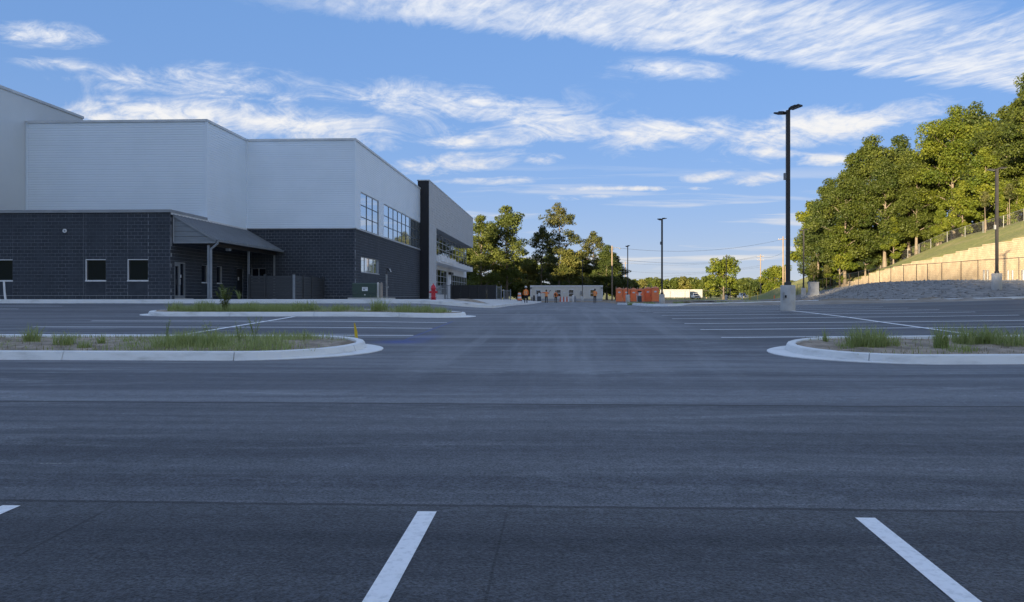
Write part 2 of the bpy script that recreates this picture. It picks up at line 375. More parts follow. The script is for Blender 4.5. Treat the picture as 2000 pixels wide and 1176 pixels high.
def bank(X, Y):
    X = np.asarray(X, float); Y = np.asarray(Y, float)
    d = np.minimum(dist_poly(X, Y, edgeA), dist_poly(X, Y, edgeL2))
    d = np.minimum(d, np.where(Y < 64, dist_poly(X, Y, edgeL), 1e9))
    d = np.where((X > bank_left(Y)) & (Y > 47), d, 0.0)
    e = g(X, Y)+0.09
    D = np.clip((XF-bank_left(Y))*0.8, 3.0, 8.5)
    t = np.clip(d/D, 0, 1); t = t*(1.25-0.25*t)
    r = e+(np.maximum(zf(Y), e+.05)-e)*np.clip(t, 0, 1)
    return r+0.05*np.sin(X*1.7+Y*0.9)*np.sin(Y*1.1-X*.6)*t
def T(X, Y):
    X = np.asarray(X, float); Y = np.asarray(Y, float)
    z = g(X, Y)-0.10
    z = np.where((Y > 46.2) & (X > kerbx(Y)) & (Y < 140), z+0.16+0.03*np.sin(X*.8)*np.cos(Y*.7), z)
    inb = (X > bank_left(Y)) & (Y > 47) & (Y < 140)
    z = np.where(inb, bank(X, Y)-0.03, z)
    # far flat ground beyond the site
    z = np.where(Y > 140, drive(Y)+0.05+0.12*np.sin(X*.05+1)*np.sin(Y*.043), z)
    hx = X-XW
    hill = Wt(Y)-0.12+np.where(hx < 10, 0.45*hx, 4.5+0.14*(hx-10))
    hill = np.minimum(hill, Wt(Y)+20)+0.12*np.sin(X*.37)*np.sin(Y*.31)
    hill = hill*(1-sstep(165, 220, Y))+z*sstep(165, 220, Y)
    s_near = np.where(X >= XW, 1.0, 0.0)
    s_far = sstep(38, 51, X)
    s = np.where(Y < 125, s_near, s_near*(1-sstep(125, 150, Y))+s_far*sstep(125, 150, Y))
    z = z*(1-s)+hill*s
    # unseen ridge added behind the camera on the left, crest shaped to shade the lot
    p = X*0.866-Y*0.5; q = X*0.5+Y*0.866
    crest = np.interp(p, [-900,-300,-70,-60,-52,-40,-34,-20,-6,0,5,14,30,70], [30,50.5,50.5,52,55,52.5,51,44,41.5,38.5,36,29,18,4])
    z = z+crest*np.exp(-np.clip(np.abs(q+270)-6, 0, None)**2/(2*55.0**2))*(1-sstep(-130, -60, q))
    far = np.hypot(X, Y-60)
    z = z+sstep(500, 1500, far)*14*(0.6+0.4*np.sin(X*.004+2)*np.sin(Y*.003))*(Y > 0)
    return z
def Tz(x, y): return float(T(np.array([x]), np.array([y]))[0])
def gz(x, y): return float(g(np.array([x]), np.array([y]))[0])

def gridmesh(name, xs, ys, zfun, mat, keep=None, attr=None):
    X, Y = np.meshgrid(xs, ys); Z = zfun(X, Y)
    nx, ny = len(xs), len(ys)
    v = np.stack([X, Y, Z], -1).reshape(-1, 3)
    i = np.arange(ny-1)[:, None]*nx+np.arange(nx-1)[None, :]
    f = np.stack([i, i+1, i+nx+1, i+nx], -1).reshape(-1, 4)
    if keep is not None:
        cx = (X[:-1, :-1]+X[1:, 1:]).reshape(-1)/2; cy = (Y[:-1, :-1]+Y[1:, 1:]).reshape(-1)/2
        f = f[keep(cx, cy)]
    used = np.unique(f); remap = np.zeros(len(v), int); remap[used] = np.arange(len(used))
    v = v[used]; f = remap[f]
    me = bpy.data.meshes.new(name); me.from_pydata(v.tolist(), [], f.tolist())
    me.polygons.foreach_set('use_smooth', [True]*len(f))
    if attr is not None:
        a = me.attributes.new('cover', 'FLOAT', 'POINT'); a.data.foreach_set('value', attr(v[:, 0], v[:, 1]).astype(np.float32))
    me.materials.append(mat); me.update()
    o = bpy.data.objects.new(name, me); COL.objects.link(o); tag(o, kind='structure'); return o

def groundmat():
    m = bpy.data.materials.new('ground_grass_and_dirt'); m.use_nodes = True; t = NT(m.node_tree); t.n.clear()
    b = t.node('ShaderNodeBsdfPrincipled'); o = t.node('ShaderNodeOutputMaterial'); t.l.new(b.outputs[0], o.inputs[0])
    pos = t.node('ShaderNodeNewGeometry').outputs['Position']
    at = t.node('ShaderNodeAttribute'); at.attribute_name = 'cover'
    n1 = t.noise(pos, 0.35, 7, 0.65); n2 = t.noise(pos, 3.0, 6, 0.65)
    grass = t.mix(t.mr(n2, 0.3, 0.7), (0.11,0.135,0.030,1), (0.25,0.25,0.07,1))
    grass = t.mix(t.mr(n1, 0.45, 0.75), grass, (0.30,0.25,0.11,1))
    dirt = t.mix(t.mr(n2, 0.3, 0.7), (0.20,0.155,0.105,1), (0.30,0.245,0.18,1))
    cov = t.mr(t.m('ADD', at.outputs['Fac'], t.m('MULTIPLY', t.m('SUBTRACT', n1, 0.5), 0.8)), 0.35, 0.65)
    t.put(b.inputs['Base Color'], t.mix(cov, dirt, grass)); b.inputs['Roughness'].default_value = 0.95
    bn = t.node('ShaderNodeBump'); bn.inputs['Strength'].default_value = 0.8; bn.inputs['Distance'].default_value = 0.08
    t.put(bn.inputs['Height'], t.noise(pos, 6, 6, 0.7)); t.l.new(bn.outputs[0], b.inputs['Normal'])
    return m
def geo_out(a, step0, lim, r=1.25):
    out = []; s = step0; x = a
    while abs(x) < lim: x += s; out.append(x); s *= r
    return out
gx = sorted([-x for x in list(np.arange(64, 330, 8.0))+geo_out(330, 10, 3000)]+list(np.arange(-62, 43, 2.0))+[43.0, 43.9, 44.12, 44.9]+list(np.arange(46, 80, 2))+geo_out(80, 3, 3000))
gy = sorted([-y for y in list(np.arange(80, 420, 8.0))+geo_out(420, 12, 1500)]+list(np.arange(-80, 150, 1.5))+geo_out(150, 3, 3400))
def cover(x, y):
    c = np.where(x > XW-.5, 1.0, 0.15)
    c = np.where((y > 150) & (x > 36), 0.9, c)
    c = np.where((y > 165) & (x > 20), 1.0, c)
    c = np.where((y > 190), 0.9, c); c = np.where(y < -6, 1.0, c); c = np.where((x < -45), .9, c)
    c = np.where((y > 46) & (y < 125) & (x < XW-.5) & (x > 4), 0.12, c)
    c = np.where((y > 120) & (y < 165) & (x > 46), .7, c)
    return c
ground = gridmesh('ground', gx, gy, T, groundmat(), attr=cover)

# ---- asphalt
def asphalt():
    m = bpy.data.materials.new('asphalt'); m.use_nodes = True; t = NT(m.node_tree); t.n.clear()
    b = t.node('ShaderNodeBsdfPrincipled'); o = t.node('ShaderNodeOutputMaterial'); t.l.new(b.outputs[0], o.inputs[0])
    pos = t.node('ShaderNodeNewGeometry').outputs['Position']
    x, y, z = t.sep(pos)
    n1 = t.noise(pos, 0.25, 5, 0.6); n3 = t.noise(pos, 95, 3, 0.7)
    # strips left by the paver run across the picture (along X)
    lane = t.noise(t.vm('MULTIPLY', pos, (0.035, 1.0, 1.0)), 1.3, 6, 0.65, 0.2)
    scuff = t.noise(t.vm('MULTIPLY', pos, (0.25, 1.6, 1.0)), 0.9, 9, 0.72, 1.6)
    tyre = t.noise(t.vm('MULTIPLY', pos, (1.4, 0.10, 1.0)), 1.0, 5, 0.6, 0.3)
    base = t.mix(t.mr(n1, 0.3, 0.7), (0.06684,0.06792,0.07115,1), (0.09488,0.09596,0.09919,1))
    base = t.mix(t.mr(lane, 0.40, 0.64, 0, 1.0), base, (0.1423,0.1402,0.138,1))
    base = t.mix(t.mr(scuff, 0.50, 0.70, 0, 0.8), base, (0.2479,0.2415,0.2264,1))
    inroad = t.m('MULTIPLY', t.mr(x, -4.0, -1.5), t.mr(x, 3.0, 5.0, 1, 0))
    base = t.mix(t.m('MULTIPLY', t.m('MULTIPLY', t.mr(tyre, 0.42, 0.70, 0, 0.5), inroad), t.mr(y, 8, 14)), base, (0.2372,0.2307,0.2156,1))
    # darker mats at the front, up to the two cross seams
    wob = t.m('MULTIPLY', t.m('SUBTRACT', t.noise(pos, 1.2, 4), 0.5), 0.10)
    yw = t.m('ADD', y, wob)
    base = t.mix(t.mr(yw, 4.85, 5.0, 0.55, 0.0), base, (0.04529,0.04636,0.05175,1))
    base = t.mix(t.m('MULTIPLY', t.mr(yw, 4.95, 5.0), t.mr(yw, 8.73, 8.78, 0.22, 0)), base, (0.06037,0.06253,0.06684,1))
    def line(c, coord, half, lo, hi, other, st):
        d = t.m('ABSOLUTE', t.m('SUBTRACT', coord, c))
        k = t.mr(d, half*0.4, half, st, 0.0)
        return t.m('MULTIPLY', k, t.m('MULTIPLY', t.mr(other, lo, lo+.1), t.mr(other, hi-.3, hi, 1, 0)))
    seam = line(8.76, yw, 0.055, -60, 60, x, 0.9)
    yn = t.m('ADD', y, t.m('MULTIPLY', wob, 0.6)); xn = t.m('ADD', x, t.m('MULTIPLY', wob, 0.25))
    for s_ in (line(4.93, yn, 0.035, -60, 60, x, 0.9), line(-2.9, xn, 0.012, 3.9, 4.95, y, 0.9), line(-0.36, xn, 0.010, 2.5, 4.95, y, 0.75),
               line(26.9, yw, 0.05, -3, 4, x, 0.5), line(13.2, yw, 0.05, -3, 3.5, x, 0.35), line(19.6, yw, .05, -3.4, 3.4, x, 0.45)):
        seam = t.m('MAXIMUM', seam, s_)
    base = t.mix(seam, base, (0.02156,0.02156,0.02372,1))
    # chalk marks: blue layout dust by the island nose, short pale crayon strokes
    def blob(cx_, cy_, sx_, sy_):
        return t.mr(t.vm('LENGTH', t.xyz(t.m('MULTIPLY_ADD', x, 1/sx_, -cx_/sx_), t.m('MULTIPLY_ADD', y, 1/sy_, -cy_/sy_))), 0.0, 1.0, 1.0, 0.0)
    dust = t.m('MAXIMUM', blob(-3.55, 16.6, 0.9, 0.8), t.m('MULTIPLY', blob(-3.2, 17.6, 0.5, 1.9), 0.55))
    dust = t.m('MAXIMUM', dust, t.m('MULTIPLY', line(-3.55, xn, 0.06, 16.5, 24.5, y, 1.0), 0.8))
    base = t.mix(t.m('MULTIPLY', dust, t.mr(n3, 0.3, 0.7, 0.25, 0.8)), base, (0.03,0.07,0.30,1))
    stroke = t.m('MAXIMUM', line(5.9, yn, 0.012, -4.2, -3.75, x, 0.8), t.m('MAXIMUM', line(6.32, yn, 0.010, 1.75, 2.1, x, 0.35), line(6.35, yn, 0.011, 2.75, 3.15, x, 0.6)))
    stroke = t.m('MAXIMUM', stroke, line(5.75, yn, 0.012, 0.85, 1.05, x, 0.4))
    base = t.mix(t.m('MULTIPLY', stroke, t.mr(n3, 0.35, 0.6)), base, (0.42,0.38,0.30,1))
    # darker fresh mat under the stall rows
    rowm = t.m('MULTIPLY', t.mr(t.m('ADD', x, wob), 3.4, 3.9), t.m('MULTIPLY', t.mr(y, 15, 17), t.mr(y, 44, 46, 1, 0)))
    base = t.mix(t.m('MULTIPLY', rowm, 0.45), base, (0.030,0.031,0.036,1))
    # aggregate: stones and pits, strongest close by, plus hand-sized mottling that carries further
    vor = t.node('ShaderNodeTexVoronoi'); vor.inputs['Scale'].default_value = 62; t.put(vor.inputs['Vector'], pos)
    agg = t.noise(pos, 48, 3, 0.75); mot = t.noise(pos, 7, 5, 0.7)
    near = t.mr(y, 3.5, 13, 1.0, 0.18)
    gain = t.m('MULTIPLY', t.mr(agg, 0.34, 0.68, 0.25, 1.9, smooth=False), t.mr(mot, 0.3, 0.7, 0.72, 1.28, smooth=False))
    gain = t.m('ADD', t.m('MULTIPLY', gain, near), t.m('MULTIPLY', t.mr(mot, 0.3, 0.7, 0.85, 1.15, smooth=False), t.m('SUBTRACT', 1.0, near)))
    gain = t.m('MULTIPLY', gain, t.m('ADD', t.mr(yw, 4.88, 4.98, 0.66, 0.86), t.mr(yw, 8.72, 8.80, 0.0, 0.18)))     # near asphalt painted darker for lack of grazing sheen, stepped at the mat seams
    chip = t.m('MULTIPLY', t.mr(t.noise(pos, 85, 1), 0.70, 0.78, 0.0, 0.55), near)
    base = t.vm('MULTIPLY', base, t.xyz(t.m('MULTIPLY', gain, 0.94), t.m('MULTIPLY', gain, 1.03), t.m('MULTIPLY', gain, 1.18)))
    base = t.mix(chip, base, (0.20,0.20,0.205,1))
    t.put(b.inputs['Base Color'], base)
    t.put(b.inputs['Roughness'], t.mr(lane, 0.3, 0.7, 0.72, 0.55)); b.inputs['Specular IOR Level'].default_value = 0.42
    bn = t.node('ShaderNodeBump'); bn.inputs['Distance'].default_value = 0.012
    t.put(bn.inputs['Strength'], t.m('MULTIPLY', near, 0.9))
    t.put(bn.inputs['Height'], t.m('ADD', agg, t.m('MULTIPLY', vor.outputs['Distance'], 0.6))); t.l.new(bn.outputs[0], b.inputs['Normal'])
    return m
M_asph = asphalt(); MATS['asphalt'] = M_asph
def lot_keep(x, y):
    k = np.where(y < 46, True, x < kerbx(y)+0.4)
    k &= ~((y > 76) & (x > 6)); k &= ~((y > 64) & (x > 6.5))
    k &= ~((y > 47.6) & (x > bank_left(y)+0.6))
    k &= ~((y > 39) & (x < -8.5))
    return k
lx = sorted(set(list(np.arange(-60, -16, 2.0))+list(np.arange(-16, 30.1, 0.5))+list(np.arange(32, 61, 2.0))))
ly = sorted(set(list(np.arange(-14, 2, 2.0))+list(np.arange(2, 66, 0.5))+list(np.arange(66, 119, 1.5))))
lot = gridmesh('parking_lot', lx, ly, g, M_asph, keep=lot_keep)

def stripe(x0, x1, y0, y1, up=0.006):
    """painted line that follows the lot; thin in one direction"""
    mb = MB(); n = max(1, int(max(abs(x1-x0), abs(y1-y0))/0.5))
    alongx = abs(x1-x0) > abs(y1-y0)
    rows = []
    for i in range(n+1):
        t_ = i/n
        a, b_ = ((x0+(x1-x0)*t_, y0), (x0+(x1-x0)*t_, y1)) if alongx else ((x0, y0+(y1-y0)*t_), (x1, y0+(y1-y0)*t_))
        rows.append([(p[0], p[1], gz(*p)+up) for p in (a, b_)])
    for r0, r1 in zip(rows, rows[1:]): mb.face([r0[0], r0[1], r1[1], r1[0]])
    return mb.build('parking_stripe', M_paint, lot)
for cx_ in (-6.27, -3.565, -0.86, 1.835, 4.54): stripe(cx_-.06, cx_+.06, -1.0, 4.785-.009*cx_, 0.0035)
for yc_ in (18.3, 20.95, 23.6): stripe(-14.9, -3.62, yc_-.075, yc_+.075)
stripe(-9.33, -9.18, 16.9, 26.0, 0.010)
for i in range(11):
    yc_ = 17.9+2.7*i; stripe(3.62, 15.0, yc_-.075, yc_+.075)
stripe(9.33, 9.48, 16.6, 32.3, 0.010)
for yc_ in (31.5, 34.3): stripe(-34.5, -23.0, yc_-.075, yc_+.075)
for i in range(5): stripe(22.0+1.0*i, 28.5, 34.0+2.7*i, 34.11+2.7*i)

# ---- kerbs
def sweep(path, prof, zfun, closed=False):
    """cross-section (outward offset, height above the lot) swept along a plan path; outward is to the right of travel"""
    mb = MB(); n = len(path); rows = []
    for i, (x, y) in enumerate(path):
        if closed: a, b_ = path[i-1], path[(i+1) % n]
        else: a, b_ = path[max(i-1, 0)], path[min(i+1, n-1)]
        dx, dy = b_[0]-a[0], b_[1]-a[1]; L = math.hypot(dx, dy); nx_, ny_ = dy/L, -dx/L
        pr = prof(i, nx_, ny_) if callable(prof) else prof
        rows.append([(x+nx_*o, y+ny_*o, zfun(x+nx_*o*.3, y+ny_*o*.3)+h) for (o, h) in pr])
    rng = range(n) if closed else range(n-1)
    for i in rng:
        r0, r1 = rows[i], rows[(i+1) % n]
        for j in range(len(r0)-1): mb.face([r0[j], r1[j], r1[j+1], r0[j+1]], True)
    if not closed: mb.face(rows[0]); mb.face(rows[-1][::-1])
    return mb
KPROF = [(-.16,-.12),(-.16,.142),(-.14,.15),(-.03,.15),(-.008,.138),(.045,-.004),(.045,-.12)]
def resample(path, step):
    out = [path[0]]
    for (ax, ay), (bx, by) in zip(path, path[1:]):
        L = math.hypot(bx-ax, by-ay); k = max(1, int(round(L/step)))
        for i in range(1, k+1): out.append((ax+(bx-ax)*i/k, ay+(by-ay)*i/k))
    return out
def kerb_run(path, parent, seg=3.0, step=0.5, zfun=gz, prof=KPROF):
    """kerb made of separate cast lengths with open joints"""
    pts = resample(path, step); k = max(1, int(round(seg/step))); i = 0
    while i < len(pts)-1:
        s_ = pts[i:i+k+1]
        if len(s_) >= 2:
            a, b_ = s_[-2], s_[-1]; L = math.hypot(b_[0]-a[0], b_[1]-a[1])
            s_ = s_[:-1]+[(b_[0]-(b_[0]-a[0])/L*0.014, b_[1]-(b_[1]-a[1])/L*0.014)]
            sweep(s_, prof, zfun).build('kerb_length', M_kerb, parent, fix=False)
        i += k
def arc(cx_, cy_, r, a0, a1, n=10): return [(cx_+r*math.cos(R(a0+(a1-a0)*i/n)), cy_+r*math.sin(R(a0+(a1-a0)*i/n))) for i in range(n+1)]
def island(name, x0, x1, y0, y1, nose_l, nose_r):
    """planted island: kerb ring of cast lengths, soil bed inside, gutter apron at the noses"""
    r = (y1-y0)/2; cy_ = (y0+y1)/2
    soil = MB(); nx_, ny_ = max(8, int((x1-x0)/0.35)), 12
    rng = random.Random(int(x0*10)); rows = []
    hump = [[rng.uniform(-.02, .03) for _ in range(nx_+1)] for _ in range(ny_+1)]
    for j in range(ny_+1):
        row = []
        for i in range(nx_+1):
            x = x0+(x1-x0)*i/nx_; yy = -1+2*j/ny_
            w_ = r-.12
            if nose_r and x > x1-r: w_ = math.sqrt(max(0.02, (r-.12)**2-max(0, x-(x1-r))**2)) if x-(x1-r) < r-.12 else .05
            if nose_l and x < x0+r: w_ = math.sqrt(max(0.02, (r-.12)**2-max(0, (x0+r)-x)**2)) if (x0+r)-x < r-.12 else .05
            xx = min(max(x, x0+.13), x1-.13); y = cy_+yy*w_
            row.append((xx, y, gz(xx, y)+.10+.05*(1-yy*yy)+hump[j][i]))
        rows.append(row)
    for j in range(ny_):
        for i in range(nx_): soil.face([rows[j][i], rows[j][i+1], rows[j+1][i+1], rows[j+1][i]], True)
    root = soil.build(name, M_soil, None, fix=False); tag(root, kind='structure')
    path = [(x1-r, y1), (x0+(r if nose_l else 0), y1)]
    if nose_l: path += arc(x0+r, cy_, r, 90, 270, 14)[1:]
    else: path += [(x0, y0)]
    path += [(x1-r, y0)]
    if nose_r: path += arc(x1-r, cy_, r, -90, 90, 14)[1:]
    kerb_run(path, root, 3.0, 0.25)
    for s_, flag, cx_ in ((1, nose_r, x1-r), (-1, nose_l, x0+r)):
        if not flag: continue
        ap = MB(); prev = None
        for i in range(25):
            a = -1.45+2.9*i/24
            wd = 0.015+0.34*max(0, math.cos(a*1.02))**3.6
            p0 = (cx_+s_*(r+.03)*math.cos(a), cy_+(r+.03)*math.sin(a)); p1 = (cx_+s_*(r+.03+wd)*math.cos(a), cy_+(r+.03+wd)*math.sin(a))
            cur = [(p0[0], p0[1], gz(*p0)+.030), (p1[0], p1[1], gz(*p1)+.014), (p1[0], p1[1], gz(*p1)-.05)]
            if prev: ap.face([prev[0], prev[1], cur[1], cur[0]], True); ap.face([prev[1], prev[2], cur[2], cur[1]])
            prev = cur
        ap.build('gutter_apron', M_kerb, root)
    return root
isl_near = island('planting_island', -16.0, -3.92, 13.0, 16.5, False, True)
isl_far = island('planting_island', -15.0, -3.55, 26.3, 28.6, True, True)
isl_right = island('planting_island', 4.2, 17.0, 12.66, 16.3, True, False)

# ---- walk along the building and the kerbs round it
def padz(X, Y):
    X = np.asarray(X, float); Y = np.asarray(Y, float)
    s_ = sstep(-3.4, -8.5, X)
    return (g(X, Y)+0.135)*(1-s_)+(1.405+0.02*sstep(38, 42, Y)-0.0018*np.clip(Y-48, 0, None))*s_
def pz(x, y): return float(padz(np.array([x]), np.array([y]))[0])
def pad_keep(x, y):
    inside = (x < -3.6) & (y > 37.7)
    corner = (x > -6.1) & (y < 40.2) & (np.hypot(x+6.1, y-40.2) > 2.5)
    return inside & ~corner
walk = gridmesh('sidewalk', sorted(set(list(np.arange(-60, -14, 2.0))+list(np.arange(-14, -3.3, .25)))), list(np.arange(37.65, 46, .25))+list(np.arange(46, 119, 1.5)), padz, M_walk, keep=pad_keep)
kp = [(-60, 37.6), (-6.1, 37.6)]+arc(-6.1, 40.2, 2.6, -90, 0, 8)[1:]+[(-3.5, 118)]
WPROF = [(o_, h_ if h_ > .05 else h_-.28) for o_, h_ in KPROF]
kerb_run(kp, walk, 3.0, 0.5, zfun=lambda x, y: pz(min(x, -3.45), max(y, 37.6))-.142, prof=WPROF)
dirtyard = gridmesh('gravel_yard', [5.0+i*.9 for i in range(42)], [46.2+i*1.0 for i in range(85)], lambda X, Y: T(X, Y)+.05, pmat('yard_gravel', (0.33,0.30,0.26), (0.23,0.20,0.165), 0.7, 0.95, 0.6, 9, detail=8),
                    keep=lambda x, y: (x > np.maximum(5.2, kerbx(y)+.15)) & (x < bank_left(y)-.2))
kerb_run([(5.1, 74), (5.1, 48)]+[(5.4, 46.9), (6.2, 46.3)]+[(9, 50), (13, 56), (18.6, 62), (20.7, 63.4)], dirtyard, 3.0, 0.5)
kb = gridmesh('gravel_bank', list(np.arange(20, 30, .25))+list(np.arange(30, 43.9, .7)), list(np.arange(46.98, 64, .25))+list(np.arange(64, 141, .8)), lambda X, Y: bank(X, Y), M_gravel,
              keep=lambda x, y: (x > bank_left(y)+.06))
kerb_run([(20.75,63.3),(21.1,53.4),(21.6,51.4),(22.2,50.2),(24.0,48.0),(26.5,47.0),(60,47.0)], kb, 3.0, 0.5)
# stones on the bank
rng = random.Random(5); mb = MB()
oc = [(1,0,0),(0,1,0),(-1,0,0),(0,-1,0),(0,0,.7),(0,0,-.7)]; ocf = [(0,1,4),(1,2,4),(2,3,4),(3,0,4),(1,0,5),(2,1,5),(3,2,5),(0,3,5)]
sx_ = np.array([rng.uniform(20, 38) for _ in range(5200)]); sy_ = np.array([rng.uniform(47, 112) for _ in range(5200)])
ok = (sx_ > bank_left(sy_)+.4); sz_ = bank(sx_, sy_)
for x, y, z, k in zip(sx_, sy_, sz_, ok):
    if not k: continue
    s_ = rng.choice((.03,.04,.05,.06,.08,.12)); a = rng.uniform(0, 6.28)
    mb.raw([(x+s_*(q[0]*math.cos(a)-q[1]*math.sin(a))*rng.uniform(.6,1.3), y+s_*(q[0]*math.sin(a)+q[1]*math.cos(a))*rng.uniform(.6,1.2), z+s_*q[2]+s_*.2) for q in oc], ocf)
tag(mb.build('bank_stones', pmat('bank_stone', (0.34,0.33,0.31), (0.17,0.165,0.16), 9, 0.9), None, fix=False), 'loose grey stones scattered over the gravel bank', 'gravel', kind='stuff')

# ================================================================== MAIN BUILDING
YF = 43.0
XS = kx(332)*YF; Y0 = XS/kx(403); Y1 = XS/kx(481.5); X2 = kx(693)*Y1
ZB = 1.43; ZW = 12.75; ZP = 6.55; ZBW = 6.42              # base, white parapet, black wing parapet, black/white line
XT = kx(50)*Y0; YP = Yat(820, X2)                          # tall block face; portal front
XP = kx(838.3)*YP; YE = Yat(924, XP); XG = X2-0.15
bld = empty('factory_building', (X2, Y1, ZB), 'long two storey factory with white ribbed cladding above black block walls', 'building')
class Wall:
    """a vertical plane: u runs along it, v is height, d points out of it"""
    def __init__(s, kind, c): s.kind, s.c = kind, c
    def pt(s, u, v, d): return (u, s.c-d, v) if s.kind == 'Y' else (s.c+d, u, v)
    def box(s, mb, u0, u1, v0, v1, d0, d1):
        if s.kind == 'Y': mb.box(u0, u1, s.c-d1, s.c-d0, v0, v1)
        else: mb.box(s.c+d0, s.c+d1, u0, u1, v0, v1)
        return mb
WF, WS, WB, WR = Wall('Y', YF), Wall('X', XS), Wall('Y', Y1), Wall('X', X2)
# solid volumes behind the skins
core = MB()
core.box(-60, XS-.35, YF+.35, 118, ZB-.5, ZP-.25); core.box(-60, XS-.2, Y0+.2, 118, ZP-.25, ZW-.25)
core.box(XS-.5, X2-.35, Y1+.35, 118, ZB-.5, ZW-.25); core.box(-60, XT-.06, YF+1.2, Yat(162, XT)-.05, ZP-.3, 14.2)
core.build('core_volume', M_core, bld)
# windows as openings (u0,u1,v0,v1)
def span(px0, px1, X): return Yat(px0, X), Yat(px1, X)
def zz(px, py, Y): return P(px, py, Y).z
winF = [(kx(a)*YF, kx(b)*YF, zz(187, 548, YF), zz(187, 507, YF)) for a, b in ((-17, 24.5), (167.5, 206.5), (249.5, 289))]
y0_, y1_ = span(341, 361.5, XS); doorS = (y0_, y1_, ZB-.02, ZB+2.16)
winS = [(Yat(394, XS), Yat(404, XS)+.1, 2.47, 3.56), (Yat(424, XS), Yat(433, XS), 2.47, 3.56)]
door2 = (Yat(463, XS), Yat(463, XS)+1.0, ZB-.02, ZB+2.1)
winB = [(kx(491)*Y1, kx(519)*Y1, 2.6, 3.6)]
y0_, y1_ = span(705.5, 740.5, X2); winR = [(y0_, y1_, 3.40, 4.52)]
holes = {'F': winF, 'S': winS+[doorS, door2], 'B': winB, 'R': winR}
BH, BL, JT = 0.2032, 0.4064, 0.012
blockcache = {}
def block_mesh(kind, L, H):
    key = (kind, round(L, 3), round(H, 3))
    if key not in blockcache:
        mb = MB(); b_ = 0.004; d = 0.05                     # block with a chamfered face
        if kind == 'Y':
            f0 = [(-L/2+b_,0,-H/2+b_),(L/2-b_,0,-H/2+b_),(L/2-b_,0,H/2-b_),(-L/2+b_,0,H/2-b_)]
            f1 = [(-L/2,b_,-H/2),(L/2,b_,-H/2),(L/2,b_,H/2),(-L/2,b_,H/2)]; f2 = [(x, d, z) for x, y, z in f1]
        else:
            f0 = [(0,-L/2+b_,-H/2+b_),(0,L/2-b_,-H/2+b_),(0,L/2-b_,H/2-b_),(0,-L/2+b_,H/2-b_)]
            f1 = [(-b_,-L/2,-H/2),(-b_,L/2,-H/2),(-b_,L/2,H/2),(-b_,-L/2,H/2)]; f2 = [(-d, y, z) for x, y, z in f1]
        mb.raw(f0+f1+f2, [(0,1,2,3)]+[(i, (i+1)%4, 4+(i+1)%4, 4+i) for i in range(4)]+[(4+i, 4+(i+1)%4, 8+(i+1)%4, 8+i) for i in range(4)])
        blockcache[key] = (mb, mb.mesh('block', M_block))
    return blockcache[key]
def blockwall(name, W, u0, u1, v0, v1, hl, single=None):
    """running-bond block wall; `single(u, v)` picks blocks that become objects, the others are joined"""
    backing = MB()
    for (a, b_, c, d) in rects_minus(u0, u1, v0, v1, hl): W.box(backing, a, b_, c, d, -.22, -.007)
    root = backing.build(name, M_mortar, bld)
    rest = MB(); rr = random.Random(hash(name) % 1000 if False else len(name)); n = 0
    rows = int(math.ceil((v1-v0)/BH))
    for j in range(rows):
        a0 = v0+j*BH; a1 = min(a0+BH, v1)
        if a1-a0 < .05: continue
        k = math.floor(u0/BL)
        while k*BL < u1:
            c0 = k*BL+(BL/2 if j % 2 else 0); k += 1
            pieces = rects_minus(max(c0, u0), min(c0+BL, u1), a0, a1, hl) if min(c0+BL, u1)-max(c0, u0) > .03 else []
            for (p0, p1, q0, q1) in pieces:
                L, H = p1-p0-JT, q1-q0-JT
                if L < .02 or H < .02: continue
                mb_, me_ = block_mesh(W.kind, L, H); c = Vector(W.pt((p0+p1)/2, (q0+q1)/2, rr.uniform(-.0015, .0015)))
                if single and n < 300 and single((p0+p1)/2, (q0+q1)/2):
                    o = bpy.data.objects.new('block', me_); COL.objects.link(o); o.parent = root; o.location = c-wloc(root); n += 1
                else: rest.raw([Vector(v)+c for v in mb_.v], mb_.f)
    if rest.v: tag(rest.build('block_courses', M_block, root, fix=False), kind='stuff')
    return root
wallF = blockwall('black_block_wall', WF, -48, XS, ZB, ZP-.12, winF, lambda u, v: u > XS-6.9 and v < ZB+16.9*BH)
wallS = blockwall('black_block_wall', WS, YF+.006, Y1, ZB, ZP-.12, holes['S'])
wallB = blockwall('black_block_wall', WB, XS+.004, X2, ZB, ZBW-.03, winB)
wallR = blockwall('black_block_wall', WR, Y1+.006, YP, ZB, ZBW-.03, winR)
# flashing line near the base, movement joints
mb = MB()
WF.box(mb, -48, XS, ZB+.20, ZB+.215, .0, .012); WS.box(mb, YF-.012, Y1, ZB+.20, ZB+.215, .0, .012)
WB.box(mb, XS, X2, ZB+.20, ZB+.215, .0, .012); WR.box(mb, Y1-.012, YP, ZB+.20, ZB+.215, .0, .012)
mb.build('base_flashing', M_lgrey, bld)
mb = MB(); ju = kx(163.5)*YF; WF.box(mb, ju-.006, ju+.006, ZB+.23, ZP-.13, .0, .004)
ju = Yat(740, X2); WR.box(mb, ju-.01, ju+.01, 4.7, ZBW-.05, .0, .004); mb.build('movement_joint', M_trim, bld)

